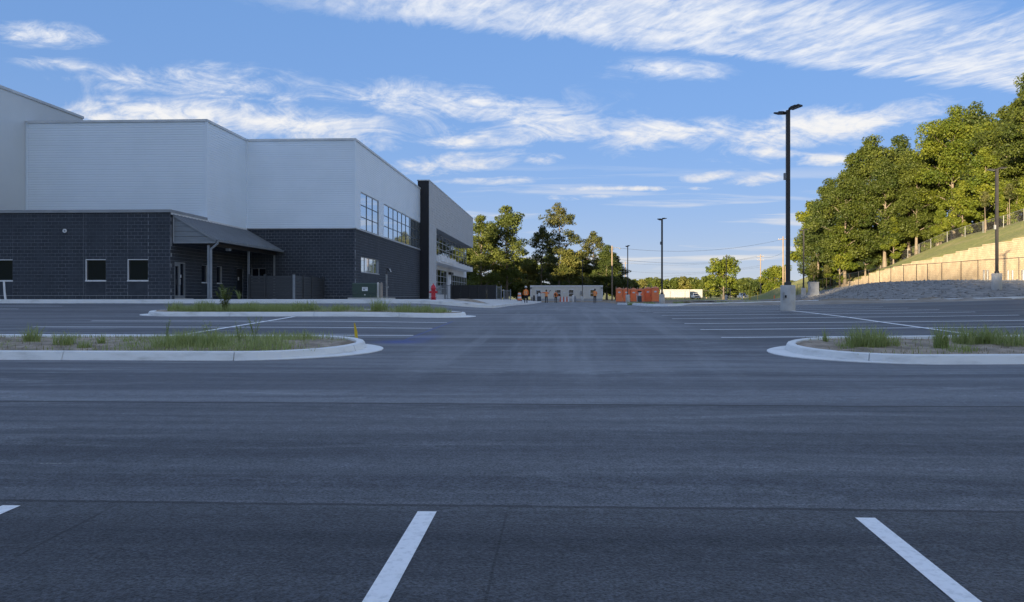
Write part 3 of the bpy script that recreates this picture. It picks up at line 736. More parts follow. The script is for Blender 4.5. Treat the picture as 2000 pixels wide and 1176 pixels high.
def rib_sheet(name, W, rects, parent, mat=M_clad, pitch=0.155, depth=0.009, z_ref=0.0):
    """horizontal-rib metal sheet: trapezoid profile extruded along the wall"""
    mb = MB()
    for (u0, u1, v0, v1) in rects:
        pr = [(v0, 0.0)]
        k = math.floor((v0-z_ref)/pitch)
        while z_ref+k*pitch < v1:
            b0 = z_ref+k*pitch
            for f_, d in ((.05, 0), (.20, depth), (.62, depth), (.78, 0)):
                z_ = b0+f_*pitch
                if v0 < z_ < v1: pr.append((z_, d))
            k += 1
        pr.append((v1, 0.0))
        for (za, da), (zb_, db) in zip(pr, pr[1:]):
            mb.face([W.pt(u0, za, da), W.pt(u1, za, da), W.pt(u1, zb_, db), W.pt(u0, zb_, db)])
    return mb.build(name, mat, parent)
W0, WS0 = Wall('Y', Y0), Wall('X', XS+0.02)
rib_sheet('white_ribbed_cladding', W0, [(XT+.02, XS+.02, ZP-.2, ZW-.15)], bld)
rib_sheet('white_ribbed_cladding', WS0, [(Y0+.002, Y1+.002, ZP-1.2, ZW-.15)], bld)
WBc, WRc = Wall('Y', Y1-.03), Wall('X', X2+.03)
rib_sheet('white_ribbed_cladding', WBc, [(XS+.03, X2+.03, ZBW, ZW-.15)], bld)
ZT = 9.2
g1, g2 = span(703.5, 738.5, X2), span(749, 820.3, X2)
upw = [(g1[0], g1[1], ZBW+.04, ZT), (g2[0], g2[1], ZBW+.04, ZT)]
rib_sheet('white_ribbed_cladding', WRc, rects_minus(Y1-.028, YP, ZBW, ZW-.15, upw), bld)
# corner trims, base drip and copings
mb = MB()
for (x, y) in ((XS+.02, Y0), (X2+.03, Y1-.03)): mb.box(x-.10, x+.045, y-.045, y+.10, ZBW-.01, ZW-.14)
mb.box(XS+.0, XS+.11, Y1-.14, Y1-.02, ZBW, ZW-.14); mb.box(XT+.02, XT+.12, Y0-.05, Y0+.0, ZP-.2, ZW-.14)
mb.build('corner_trim', M_clad, bld)
mb = MB(); WBc.box(mb, XS+.11, X2+.07, ZBW-.05, ZBW+.02, -.02, .05); WRc.box(mb, Y1-.08, YP, ZBW-.05, ZBW+.02, -.02, .048)
mb.build('drip_flashing', M_lgrey, bld)
def coping(name, W, u0, u1, z0, z1, mat=M_copew, over=.07):
    mb = MB(); W.box(mb, u0, u1, z0, z1, -.5, over); return mb.build(name, mat, bld)
coping('coping', W0, XT+.02, XS+.0, ZW-.15, ZW); coping('coping', Wall('X', XS+.02), Y0-.072, Y1-.05, ZW-.149, ZW+.001)
coping('coping', WBc, XS+.1, X2-.48, ZW-.15, ZW-.001); coping('coping', WRc, Y1-.102, YP, ZW-.149, ZW)
coping('coping', WF, -48, XS-.5, ZP-.16, ZP, M_cope, .10); coping('coping', WS, YF-.102, Y0-.04, ZP-.159, ZP+.001, M_cope, .10)
# tall block on the left
yt = Yat(162, XT)
mb = MB(); mb.box(-60, XT, YF+1.1, yt, ZP-.2, 14.25); mb.build('tall_panel_wall', M_panel, bld)
mb = MB(); mb.box(-60, XT+.06, YF+1.05, yt+.05, 14.25, 14.42); mb.build('coping', M_copew, bld)

def window(W, u0, u1, v0, v1, cols, rows_, glass, rec=.12, fw=.05, frame=M_alu, mull=None, sill=None, face=None, name='window'):
    """recessed window: frame with a pane object in each light"""
    fr = MB()
    W.box(fr, u0, u1, v0, v0+fw, -rec-.04, -rec+.03); W.box(fr, u0, u1, v1-fw, v1, -rec-.04, -rec+.03)
    W.box(fr, u0, u0+fw, v0+fw, v1-fw, -rec-.04, -rec+.03); W.box(fr, u1-fw, u1, v0+fw, v1-fw, -rec-.04, -rec+.03)
    o = fr.build(name, frame, bld)
    iu0, iu1, iv0, iv1 = u0+fw, u1-fw, v0+fw, v1-fw
    ml = MB(); du = (iu1-iu0)/cols; dv = (iv1-iv0)/rows_
    for i in range(1, cols): W.box(ml, iu0+i*du-.032, iu0+i*du+.032, iv0, iv1, -rec-.03, -rec+.034)
    for j in range(1, rows_): W.box(ml, iu0, iu1, iv0+j*dv-.028, iv0+j*dv+.028, -rec-.03, -rec+.028)
    if ml.v: ml.build('mullion_grid', mull or frame, o)
    for i in range(cols):
        for j in range(rows_):
            p = MB(); W.box(p, iu0+i*du+.03*(i > 0), iu0+(i+1)*du-.03*(i < cols-1), iv0+j*dv+.026*(j > 0), iv0+(j+1)*dv-.026*(j < rows_-1), -rec-.02, -rec)
            p.build('pane', glass(i, j) if callable(glass) else glass, o)
    back = MB(); W.box(back, u0, u1, v0, v1, -rec-.09, -rec-.05); back.build('dark_backing', M_core, o)
    if sill: s_ = MB(); W.box(s_, u0-.03, u1+.03, v0-.055, v0+.008, -rec, .03); s_.build('sill', sill, o)
    return o
for wn in winF:
    o = window(WF, *wn, 1, 1, M_glassd, .10, .035, M_lgrey, sill=M_white)
    rv = MB(); WF.box(rv, wn[0], wn[0]+.035, wn[2], wn[3], -.09, .012); WF.box(rv, wn[0], wn[1], wn[3]-.025, wn[3]+.012, -.09, .014); rv.build('reveal_trim', M_white, o)
for wn in winS:
    o = window(WS, *wn, 1, 1, M_glassd, .09, .03, M_trim, sill=M_white)
    rv = MB(); WS.box(rv, wn[1]-.05, wn[1], wn[2], wn[3], -.09, .012); rv.build('reveal_trim', M_lgrey, o)
for wn in winB: window(WB, *wn, 2, 1, M_glassd, .09, .04, M_trim, sill=M_trim)
for wn in winR: window(WR, *wn, 4, 1, M_glassr, .14, .045, M_alu, sill=M_lgrey)
window(WRc, *upw[0], 3, 3, M_glassr, .05, .07, M_lgrey, M_mull)
window(WRc, *upw[1], 9, 3, M_glassr, .05, .07, M_lgrey, M_mull)
# doors in the side wall
def glassdoor(W, d, nm, lite):
    fr = MB(); u0, u1, v0, v1 = d
    W.box(fr, u0, u1, v1-.07, v1, -.14, .01); W.box(fr, u0, u0+.06, v0, v1-.07, -.14, .01); W.box(fr, u1-.06, u1, v0, v1-.07, -.14, .01)
    o = fr.build(nm, M_trim, bld)
    um = u0+(u1-u0)*.5
    st = MB(); W.box(st, um-.09, um+.09, v0, v1-.07, -.12, -.02); W.box(st, u0+.06, um-.09, v0, v0+.22, -.12, -.02); W.box(st, um+.09, u1-.06, v0, v0+.22, -.12, -.02)
    W.box(st, u0+.06, um-.09, v1-.24, v1-.07, -.12, -.02); st.build('stile', M_trim, o)
    p = MB(); W.box(p, u0+.06, um-.09, v0+.22, v1-.24, -.10, -.08); W.box(p, um+.09, u1-.06, v0+.22, v1-.07, -.10, -.08); p.build('pane', M_glassd, o)
    h = MB(); W.box(h, um-.05, um-.01, v0+.86, v0+1.2, -.02, .05); h.build('handle', M_lgrey, o)
    if lite: s_ = MB(); W.box(s_, um+.16, um+.30, v0+1.28, v0+1.46, -.08, -.07); s_.build('notice', M_white, o)
    k = MB(); W.box(k, u0-.02, u1+.02, v0+.02, v0+.06, .0, .5); k.build('threshold', M_conc, o)
    return o
glassdoor(WS, doorS, 'glazed_door', True)
d2 = MB(); WS.box(d2, door2[0]+.01, door2[1]-.01, door2[2]+.02, door2[3]-.01, -.10, -.05); dd = d2.build('steel_door', M_black, bld)
s_ = MB(); WS.box(s_, door2[0]+.25, door2[0]+.42, 2.72, 2.95, -.05, -.042); s_.build('notice', M_white, dd)
# round wall lamp on the left wing
lc = P(127, 451, YF)
l_ = MB(); l_.tube([(lc.x, YF-.003, lc.z), (lc.x, YF-.05, lc.z)], .115, 20); lo = l_.build('round_wall_fitting', M_white, bld)
l_ = MB(); l_.tube([(lc.x+.01, YF-.049, lc.z), (lc.x+.01, YF-.075, lc.z)], .05, 16); l_.build('lens', M_trim, lo)

# ---- lean-to canopy on the side wall
XEv = kx(422)*(YF+.2); ZR, ZE = 6.30, 4.86
can = empty('entrance_canopy', (XS, YF+.3, ZB), 'grey lean-to canopy roof on slim posts over the side entrance', 'canopy')
yc0, yc1 = YF+.22, Y1-.04
rf = MB(); rf.prism([(XS+.06, yc0, ZR), (XEv, yc0, ZE), (XEv, yc0, ZE-.10), (XS+.06, yc0, ZR-.10)], (0, yc1-yc0, 0)); rf_o = rf.build('roof', M_roof, can)
sl = Vector((XEv-XS-.06, 0, ZE-ZR))
n_s = int((yc1-yc0)/.42)
for i in range(n_s+1):
    y = yc0+.02+(yc1-yc0-.04)*i/n_s; sm = MB()
    sm.prism([(XS+.06, y-.012, ZR+.002), (XEv, y-.012, ZE+.002), (XEv, y-.012, ZE+.034), (XS+.06, y-.012, ZR+.034)], (0, .024, 0)); sm.build('standing_seam', M_roof, rf_o)
fl = MB(); fl.box(XS+.032, XS+.075, YF+.02, Y1-.06, ZR-.02, ZR+.11); fl.build('wall_flashing', M_white, can)
# gable boards
yb = YF+.28; zb0 = 4.74; nb = 5
gt = MB(); gt.prism([(XS+.06, yb-.08, ZR-.11), (XEv-.02, yb-.08, ZE-.12), (XEv-.02, yb-.08, ZE+.01), (XS+.06, yb-.08, ZR-.0)], (0, .05, 0)); gt.build('rake_trim', M_trim, can)
for i in range(nb):
    z0 = zb0+i*.30; z1 = z0+.285
    def xat(z): return min(XEv-.05, XS+.06+(ZR-.1-z)/(ZR-ZE)*(XEv-XS-.06))
    if xat(z0) < XS+.1: break
    poly = [(XS+.07, yb, z0), (xat(z0), yb, z0)]+([(xat(z1), yb+.012, z1), (XS+.07, yb+.012, z1)] if xat(z1) > XS+.09 else [(XS+.07, yb+.012, min(z1, ZR-.12))])
    b_ = MB(); b_.prism(poly, (0, .05, 0)); b_.build('gable_board', pmat('gable_board_grey', (0.20,0.225,0.245), (0.17,0.19,0.21), 3, 0.55, stretch=(.4,1,5)), can)
bk = MB(); bk.prism([(XS+.06, yb+.07, zb0), (XEv-.05, yb+.07, zb0), (XEv-.05, yb+.07, ZE-.12), (XS+.06, yb+.07, ZR-.12)], (0, .03, 0)); bk.build('gable_backing', M_black, can)
ct = MB(); ct.box(XS+.04, XS+.10, yb-.03, yb-.002, zb0-.06, ZR-.1); ct.build('corner_board', M_lgrey, can)
bt = MB(); bt.box(XS+.06, XEv-.05, yb-.05, yb+.13, zb0-.10, zb0-.005); bt.build('gable_beam', M_trim, can)
XPo = kx(407.5)*(YF+.45)
bm_ = MB(); bm_.box(XPo-.08, XPo+.08, yb+.14, yc1, ZE-.34, ZE-.12); bm_.build('eave_beam', M_dark, can)
so = MB(); so.box(XS+.05, XEv-.1, yb+.14, yc1, ZE-.36+.245, ZE-.10); so.build('soffit', M_dark, can)
gu = MB(); gu.prism([(XEv-.02, yc0, ZE-.13), (XEv+.10, yc0, ZE-.13), (XEv+.13, yc0, ZE-.0), (XEv+.11, yc0, ZE-.0), (XEv+.085, yc0, ZE-.11), (XEv-.0, yc0, ZE-.11), (XEv-.02, yc0, ZE-.0)], (0, yc1-yc0, 0)); gu.build('gutter', M_trim, can)
for px, w_ in ((406.5, .12), (485.5, .11), (541, .11)):
    y = Yat(px, XPo) if px > 410 else YF+.46
    y = min(y, Y1-.12)
    ps = MB(); ps.box(XPo-w_/2, XPo+w_/2, y-w_/2, y+w_/2, ZB, ZE-.33); po = ps.build('post', M_trim, can)
    ba = MB(); ba.box(XPo-.12, XPo+.12, y-.12, y+.12, ZB, ZB+.03); ba.build('base_plate', M_trim, po)
xd = kx(411.8)*(YF+.3); yd = YF+.33
ds = MB(); ds.tube([(XEv+.06, yc0+.07, ZE-.10), (XEv+.06, yc0+.07, ZE-.22), (xd+.02, yd, ZE-.52), (xd, yd, ZE-.62), (xd, yd, ZB+.22), (xd+.02, yd-.04, ZB+.12), (xd+.10, yd-.16, ZB+.05)], .062, 10); ds.build('downspout', M_trim, can)
lt = MB(); lt.box(XPo-.02, XPo+.2, YF+2.7, YF+3.0, ZE-.50, ZE-.36); lt.build('soffit_lamp', M_trim, can)

# ---- grey entrance portal on the long right side
por = bld
WPo = Wall('X', XP)
ZPT, ZSO = 13.5, 9.05; YPi = Yat(852.5, XP)
mb = MB(); mb.box(X2-.22, XP-.03, YP, YPi, ZB-.4, ZPT-.02); mb.box(X2-.5, XP-.03, YPi, YE, ZSO+.02, ZPT-.02); mb.build('portal_frame', M_pdark, bld)
mb = MB(); mb.box(XG-.1, XP-.02, YPi, YE-.02, ZSO-.03, ZSO+.02); mb.build('portal_soffit', M_trim, bld)
mb = MB(); rr = random.Random(3)
rowh = .305; j = 0; z = ZB
while z < ZPT-.02:
    z1 = min(z+rowh, ZPT); y = YP-rr.uniform(0, 2.4)
    lo_, hi_ = YP, (YPi if z < ZSO else YE)
    z0 = z if not (z < ZSO < z1) else z
    while y < hi_:
        a, b_ = max(y, lo_), min(y+2.43, hi_); y += 2.43
        if b_-a > .05: WPo.box(mb, a+.006, b_-.006, z0+.008, z1, -.03, rr.uniform(-.002, .002))
    z = z1
tag(mb.build('portal_boards', M_portal, bld), kind='stuff')
mb = MB(); mb.box(X2-.30, XP+.04, YP-.03, YE+.03, ZPT, ZPT+.09); mb.build('coping', M_copew, bld)
# glazing set back inside the portal
WG = Wall('X', XG); YGE = Yat(911, XG)
window(WG, YPi+.1, YGE, 6.48, ZSO-.04, 12, 3, M_glassm, .04, .07, M_alu)
mb = MB(); WG.box(mb, YPi+.1, YGE, 4.9, 6.48, -.2, -.0); WG.box(mb, YPi+.1, YGE, ZB-.3, ZB+.45, -.2, .0); sp = mb.build('white_spandrel', M_white, bld)
mb = MB(); WG.box(mb, YPi+.05, Yat(920, XG+1.1), 5.36, 5.5, .01, 1.35); WG.box(mb, YPi+.05, Yat(920, XG+1.1), 5.5, 6.0, 1.25, 1.35); ac = mb.build('white_awning', M_white, bld)
for i in range(5):
    px = 893+i*5.6; y = Yat(px, XG+1.35)
    l_ = MB(); l_.tube([(XG+1.36, y, 6.05), (XG+1.5, y, 6.18), (XG+1.72, y, 6.08)], .03, 6); l_.lathe([(.04,0.02),(.20,-.16),(.21,-.18)], (XG+1.74, y, 6.06), 10); l_.build('gooseneck_lamp', M_black, ac)
rg = random.Random(8); mb = MB()
for i in range(26):                                        # wrinkled white film over the sign panel
    y = YPi+1.5+i*.42; mb.face([(XG+1.37+rg.uniform(0,.06), y, 5.55), (XG+1.37+rg.uniform(0,.10), y+.42, 5.55), (XG+1.37+rg.uniform(0,.08), y+.42, 6.2+rg.uniform(-.1,.2)), (XG+1.37+rg.uniform(0,.06), y, 6.2+rg.uniform(-.1,.2))])
mb.build('sign_film', M_white, ac)
ya, yb2 = Yat(873.5, XG), Yat(880, XG)
window(WG, YPi+.1, ya, ZB+.45, 4.9, 6, 4, M_glassm, .04, .07, M_alu)
window(WG, yb2, YGE, 2.9, 4.6, 9, 2, M_glassm, .04, .07, M_alu)
mb = MB(); WG.box(mb, ya, yb2, ZB-.3, 4.9, -.2, .08); mb.build('white_pilaster', M_white, bld)
mb = MB(); WG.box(mb, yb2, YGE, ZB+.45, 2.9, -.2, .0); WG.box(mb, yb2, YGE, 4.6, 4.9, -.2, .0); mb.build('white_spandrel', M_white, bld)
mb = MB(); WG.box(mb, ya+.4, yb2-.4, 4.5, 4.8, .08, .45); mb.build('door_lamp', M_black, bld)
core2 = MB(); core2.box(-40, XG-.25, YP+.2, YGE-.1, ZB-.5, ZSO+.5); core2.build('core_volume', M_core, bld)

# ================================================================== THINGS ON THE WALK
# louvred screen fence round the plant area
fx0, fx1 = kx(487)*(YF+4.6), kx(574)*(YF+4.6); fy = YF+4.6; fh = 1.5
sf = empty('screen_fence', (fx1, fy, pz(fx1, fy)), 'dark grey horizontal board screen fence beside the canopy', 'fence')
zb_ = pz(fx1, fy)+.01
def boards(axis, a, b_, c, n=8):
    step = (fh-.08)/n
    for i in range(n):
        m_ = MB(); z0 = zb_+.05+i*step
        if axis == 'x': m_.prism([(a, c-.012, z0), (a, c+.02, z0+.02), (a, c+.02, z0+step-.012), (a, c+.004, z0+step-.012)], (b_-a, 0, 0))
        else: m_.prism([(c+.012, a, z0), (c-.02, a, z0+.02), (c-.02, a, z0+step-.012), (c-.004, a, z0+step-.012)], (0, b_-a, 0))
        m_.build('board', M_fboard, sf)
xm = kx(517.5)*fy
boards('x', fx0, xm-.06, fy+.03); boards('x', xm+.06, fx1-.07, fy+.03)
ys = [fy+.07]+[Yat(px, fx1) for px in (592, 608.5)]+[Y1-.1]
for a, b_ in zip(ys, ys[1:]): boards('y', a+.06, b_-.06, fx1+.0)
for (x, y) in [(fx0, fy), (xm, fy), (fx1, fy)]+[(fx1, y_) for y_ in ys[1:]]:
    m_ = MB(); m_.box(x-.06, x+.06, y-.06, y+.06, zb_-.05, zb_+fh+.04); po = m_.build('post', M_trim if (x, y) == (fx1, fy) else M_fboard, sf)
    m_ = MB(); m_.prism([(x-.07, y-.07, zb_+fh+.04), (x+.07, y-.07, zb_+fh+.04), (x+.07, y+.07, zb_+fh+.04), (x-.07, y+.07, zb_+fh+.04)], (0, 0, .025)); m_.build('post_cap', M_fboard, po)

# transformer cabinet on its pad
def place(px, Y): return kx(px)*Y, Y
ty = 41.6; tx0, tx1 = kx(688)*ty, kx(735.5)*ty; tz = pz(tx0, ty)
tr = empty('transformer_cabinet', ((tx0+tx1)/2, ty, tz), 'dark green metal transformer cabinet on a concrete pad', 'transformer')
m_ = MB(); m_.box(tx0-.22, kx(757)*ty+.1, ty-.12, ty+1.5, tz-.1, tz+.09); m_.build('concrete_pad', M_conc, tr)
h_ = .90
m_ = MB(); m_.box(tx0, tx1, ty+.05, ty+1.2, tz+.09, tz+.33); m_.build('base_skirt', M_green, tr)
m_ = MB(); m_.prism([(tx0-.01, ty+.03, tz+.345), (tx0-.01, ty+.03, tz+h_-.05), (tx0-.01, ty+.10, tz+h_), (tx0-.01, ty+1.2, tz+h_), (tx0-.01, ty+1.2, tz+.345)], (tx1-tx0+.02, 0, 0)); bd = m_.build('hood', M_green, tr)
sx0, sx1 = kx(707)*ty, kx(718)*ty
m_ = MB(); m_.box(sx0, sx1, ty+.012, ty+.029, tz+.46, tz+.67); st_ = m_.build('warning_sticker', M_white, bd)
m_ = MB(); m_.box(sx0+.03, sx1-.03, ty+.008, ty+.0119, tz+.60, tz+.63); m_.box(sx0+.05, sx0+.16, ty+.008, ty+.0119, tz+.50, tz+.57); m_.build('sticker_print', M_trim, st_)
m_ = MB(); m_.obox((kx(712.5)*ty, ty+.02, tz+.25), (.05, .03, .05), Matrix.Rotation(.78, 3, 'Y')); m_.build('padlock', M_white, tr)
for px, nm, mt in ((738.5, 'concrete post beside the green cabinet, nearer the cabinet', M_conc), (745, 'tan bollard beside the green cabinet, further from the cabinet', M_tan)):
    x, y = place(px, ty+.1); m_ = MB(); r_ = .075
    m_.lathe([(r_, 0), (r_, .76), (r_*.85, .81), (r_*.4, .84), (.005, .85)], (x, y, tz+.085), 16)
    tag(m_.build('bollard', mt), nm, 'bollard')
x, y = place(755, ty+.35); lp = empty('flood_lamp_post', (x, y, tz), 'short galvanised post with a black flood lamp before the block wall', 'lamp')
m_ = MB(); m_.tube([(x, y, tz+.05), (x, y, tz+1.38)], .055, 12); m_.build('post', M_galv, lp)
m_ = MB(); m_.box(x+.04, x+.1, y-.04, y+.04, tz+.62, tz+.74); m_.build('junction_box', M_galv, lp)
m_ = MB(); m_.tube([(x, y, tz+1.38), (x, y, tz+1.52), (x+.04, y, tz+1.56)], .022, 8); m_.build('bracket', M_black, lp)
m_ = MB(); m_.obox((x+.13, y, tz+1.62), (.26, .18, .13), Matrix.Rotation(.55, 3, 'Y')); hd = m_.build('lamp_head', M_black, lp)
m_ = MB(); m_.obox((x+.22, y-.02, tz+1.60), (.03, .15, .16), Matrix.Rotation(-.4, 3, 'Y')); m_.build('lens', M_white, hd)
# hydrant
hy = empty('fire_hydrant', (*place(846.5, 39.6), 0), 'red fire hydrant standing on the walk before the building corner', 'hydrant')
hx_, hyy = hy.location.x, hy.location.y; hz_ = pz(hx_, hyy); hy.location.z = hz_
m_ = MB(); m_.lathe([(.15,0),(.15,.04),(.115,.05),(.115,.52),(.135,.53),(.135,.57),(.118,.58)], (hx_, hyy, hz_), 20); m_.build('barrel', M_red, hy)
m_ = MB(); m_.lathe([(.165,.10),(.165,.13)], (hx_, hyy, hz_), 20); m_.lathe([(.15,.58),(.15,.615),(.128,.63),(.118,.69),(.085,.745),(.045,.775),(.03,.78),(.028,.84),(.004,.845)], (hx_, hyy, hz_), 20); m_.build('bonnet', M_red, hy)
for (dx, dy, r_) in ((0,-1,.075), (1,0,.058), (-1,0,.058)):
    m_ = MB(); m_.tube([(hx_+dx*.09, hyy+dy*.09, hz_+.40), (hx_+dx*.165, hyy+dy*.165, hz_+.40)], r_, 14); m_.tube([(hx_+dx*.165, hyy+dy*.165, hz_+.40), (hx_+dx*.20, hyy+dy*.20, hz_+.40)], r_*1.15, 8, smooth=False)
    m_.tube([(hx_+dx*.20, hyy+dy*.20, hz_+.40), (hx_+dx*.235, hyy+dy*.235, hz_+.40)], .018, 5, smooth=False); m_.build('outlet_cap', M_red, hy)
# white marker post at the left edge
x, y = place(9, 40.2); wz = pz(x, y); wp = empty('marker_post', (x, y, wz), 'white marker post leaning slightly before the black wall at the left edge', 'post')
m_ = MB(); m_.tube([(x+.05, y, wz), (x, y, wz+.36)], .055, 10); m_.build('lower_sleeve', M_white, wp)
m_ = MB(); m_.tube([(x, y, wz+.365), (x-.04, y, wz+.98)], .05, 10); m_.tube([(x-.04, y, wz+.98), (x-.041, y, wz+1.0)], .056, 10); m_.build('upper_sleeve', M_white, wp)
# dirt heap at the walk edge
x0_, y0_ = place(917, 42.5)
m_ = MB(); rr = random.Random(2); rows = []
for j in range(6):
    rr_ = [0, .2, .45, .7, .9, 1.0][j]
    rows.append([(x0_+rr_*1.15*math.cos(a*.524)*rr.uniform(.85,1.1), y0_+rr_*.9*math.sin(a*.524), pz(x0_+rr_*1.1*math.cos(a*.524), y0_+rr_*.9*math.sin(a*.524))+.13*(1-rr_**1.5)+rr.uniform(-.01,.015)-.012*(j == 5)) for a in range(12)])
for r0, r1 in zip(rows, rows[1:]):
    for a in range(12): m_.face([r0[a], r0[(a+1) % 12], r1[(a+1) % 12], r1[a]], True)
tag(m_.build('dirt_heap', M_soil), 'low heap of brown dirt on the walk right of the hydrant', 'dirt heap')

# black steel security fence by the portal
ff = 95.0
def sfence(px0, px1, h, label, n, bars=False):
    xa, xb = kx(px0)*ff, kx(px1)*ff; z0 = P(925, 586, ff).z
    o = empty('security_fence', (xa, ff, z0), label, 'fence', 'black steel fences by the portal')
    for i in range(n+1):
        x = xa+(xb-xa)*i/n; q = MB(); q.box(x-.06, x+.06, ff-.06, ff+.06, z0-.3, z0+h+.08); q.build('post', M_trim if bars else M_black, o)
    for i in range(n):
        a, b_ = xa+(xb-xa)*i/n+.07, xa+(xb-xa)*(i+1)/n-.07
        if bars:
            for k in range(int((b_-a)/.14)+1): q = MB(); q.box(a+k*.14, a+k*.14+.035, ff-.02, ff+.02, z0, z0+h); q.build('picket', M_trim, o)
            q = MB(); q.box(a, b_, ff-.03, ff+.03, z0+h-.14, z0+h-.08); q.box(a, b_, ff-.03, ff+.03, z0+.12, z0+.18); q.build('rail', M_trim, o)
        else:
            st = (h-.04)/7
            for k in range(7): q = MB(); q.prism([(a, ff-.03, z0+k*st), (a, ff-.01, z0+k*st), (a, ff+.02, z0+(k+1)*st+.03), (a, ff+.0, z0+(k+1)*st+.03)], (b_-a, 0, 0)); q.build('panel_board', M_black, o)
    return o
sfence(882, 968, 1.86, 'black panel fence in front of the portal glazing', 5)
sfence(869, 880, 1.9, 'narrow picket gate between hydrant and black panel fence', 1, True)
sfence(970, 979, 1.7, 'narrow grey picket section at the right end of the black panel fence', 1, True)
sfence(984, 997, 1.25, 'short low picket section standing apart, right of the black panel fence', 1, True)

# ================================================================== VEGETATION
def leaf_mesh(name, C, N, size, tint, mat, rs, aspect=0.62):
    """one folded-diamond face for each leaf spray"""
    n = len(C)
    ref = rs.normal(size=(n, 3)); a = np.cross(N, ref); a /= np.linalg.norm(a, axis=1)[:, None]+1e-9
    b = np.cross(N, a)
    s = size[:, None]
    v = np.stack([C-a*s*.5, C-b*s*.5*aspect-N*s*.06, C+a*s*.5, C+b*s*.5*aspect-N*s*.06], 1).reshape(-1, 3)
    me = bpy.data.meshes.new(name); me.vertices.add(4*n); me.vertices.foreach_set('co', v.astype(np.float32).ravel())
    me.loops.add(4*n); me.loops.foreach_set('vertex_index', np.arange(4*n, dtype=np.int32))
    me.polygons.add(n); me.polygons.foreach_set('loop_start', np.arange(0, 4*n, 4, dtype=np.int32)); me.polygons.foreach_set('loop_total', np.full(n, 4, dtype=np.int32))
    at = me.attributes.new('tint', 'FLOAT', 'POINT'); at.data.foreach_set('value', np.repeat(tint, 4).astype(np.float32))
    me.materials.append(mat); me.update(calc_edges=True); me.validate(); return me
def tree_meshes(seed, H, rad, base, mat, clumps=60, leaves=130, leaf=0.42, top=0.35, trunk=0.3, clump_r=1.25, sparse=0.0, bare=0.0, lean=0.0):
    """trunk with limbs + crown of leaf clumps. base: fraction of the height where the crown starts; top: crown width at the top"""
    rs = np.random.RandomState(seed)
    wood = MB()
    n = 9; ph = rs.uniform(0, 6.28, 2)
    tp = [Vector((lean*H*(i/(n-1))**2+.12*H*.1*math.sin(ph[0]+i*.7)*(i/n), .1*H*.1*math.sin(ph[1]+i*.8)*(i/n), H*.93*i/(n-1))) for i in range(n)]
    tr_ = [trunk*(1-.86*(i/(n-1))**.8)+.02 for i in range(n)]; tr_[0] *= 1.35
    wood.tube(tp, tr_, 8, caps=False)
    def trunk_at(f):
        k = min(max(f, 0), .999)*(n-1); i = int(k); return tp[i].lerp(tp[i+1], k-i), tr_[i]
    def width(f):                                     # crown radius profile over the crown's own height
        k_ = min(1, top*2.1)
        dome = math.sin(math.pi*(.17+.74*f))**.65
        cone = math.sin(math.pi*min(1, .16+.84*f)**.85)**.7*(1-f)+top*f+.06
        return rad*(dome*k_+cone*(1-k_))
    cen = []; cr = []
    nl = max(8, clumps//5)
    for i in range(nl):
        f = (i+rs.uniform(.2, .8))/nl; f = f**.9
        o, r0 = trunk_at(base+(.96-base)*f*.92)
        ang = i*2.4+rs.uniform(-.5, .5); L = width(f)*rs.uniform(.55, 1.05)
        up = rs.uniform(.25, .75)+.5*f
        d = Vector((math.cos(ang), math.sin(ang), up)); d.normalize()
        e = o+d*L; e.z = min(e.z, H*.97)
        mid = o.lerp(e, .5)+Vector((rs.uniform(-.1, .1)*L, rs.uniform(-.1, .1)*L, rs.uniform(-.02, .10)*L))
        wood.tube([o, mid, e], [max(.035, r0*.45), max(.025, r0*.28), .015], 5, caps=False)
        k = max(2, int(clumps/nl))
        for j in range(k):
            t_ = rs.uniform(.35, 1.08); c = o.lerp(e, t_) if t_ > .5 else mid.lerp(e, t_)
            c = c+Vector(rs.normal(size=3)*np.array([.20, .20, .14])*L)
            if c.z > H: c.z = H-rs.uniform(0, .5)
            cen.append(c); cr.append(clump_r*rs.uniform(.55, 1.25))
            if j < 2: wood.tube([mid.lerp(e, .3), c], [max(.018, r0*.16), .008], 4, caps=False)
    for j in range(14):
        zt_ = rs.uniform(0, 1)**1.3*H*.20
        sp_ = (.10+.55*zt_/(H*.20))*rad*max(top, .3)*1.5
        cen.append(Vector((tp[-1].x+rs.normal()*.5*sp_, tp[-1].y+rs.normal()*.5*sp_, H-.5*clump_r-zt_))); cr.append(clump_r*rs.uniform(.5, .95))
    Cs, Ns, Ss, Ts = [], [], [], []
    for c, r in zip(cen, cr):
        m = max(8, int(leaves*(r/clump_r)**2*rs.uniform(.6, 1.15)*(1-sparse)))
        d = rs.normal(size=(m, 3)); d /= np.linalg.norm(d, axis=1)[:, None]
        rr_ = r*(rs.uniform(.25, 1, m)**.45)
        # ragged clump: a few sub-lobes
        lob = rs.normal(size=(4, 3)); lob /= np.linalg.norm(lob, axis=1)[:, None]
        bump = 1+.38*np.max(d@lob.T, axis=1)**3
        pt = np.array(c)+d*(rr_*bump)[:, None]*np.array([1, 1, .68])
        nn = d*.7+rs.normal(size=(m, 3))*.55+np.array([0, 0, .35]); nn /= np.linalg.norm(nn, axis=1)[:, None]
        Cs.append(pt); Ns.append(nn); Ss.append(leaf*rs.uniform(.45, 1.35, m)); Ts.append(np.clip(rs.normal(.45, .26)+rs.normal(0, .18, m), 0, 1))
    lm = leaf_mesh('crown', np.concatenate(Cs), np.concatenate(Ns), np.concatenate(Ss), np.concatenate(Ts), mat, rs)
    return wood.mesh('trunk', M_bark, fix=False), lm
LIB = {}
def lib(key, *a, **k):
    if key not in LIB: LIB[key] = tree_meshes(*a, **k)
    return LIB[key]
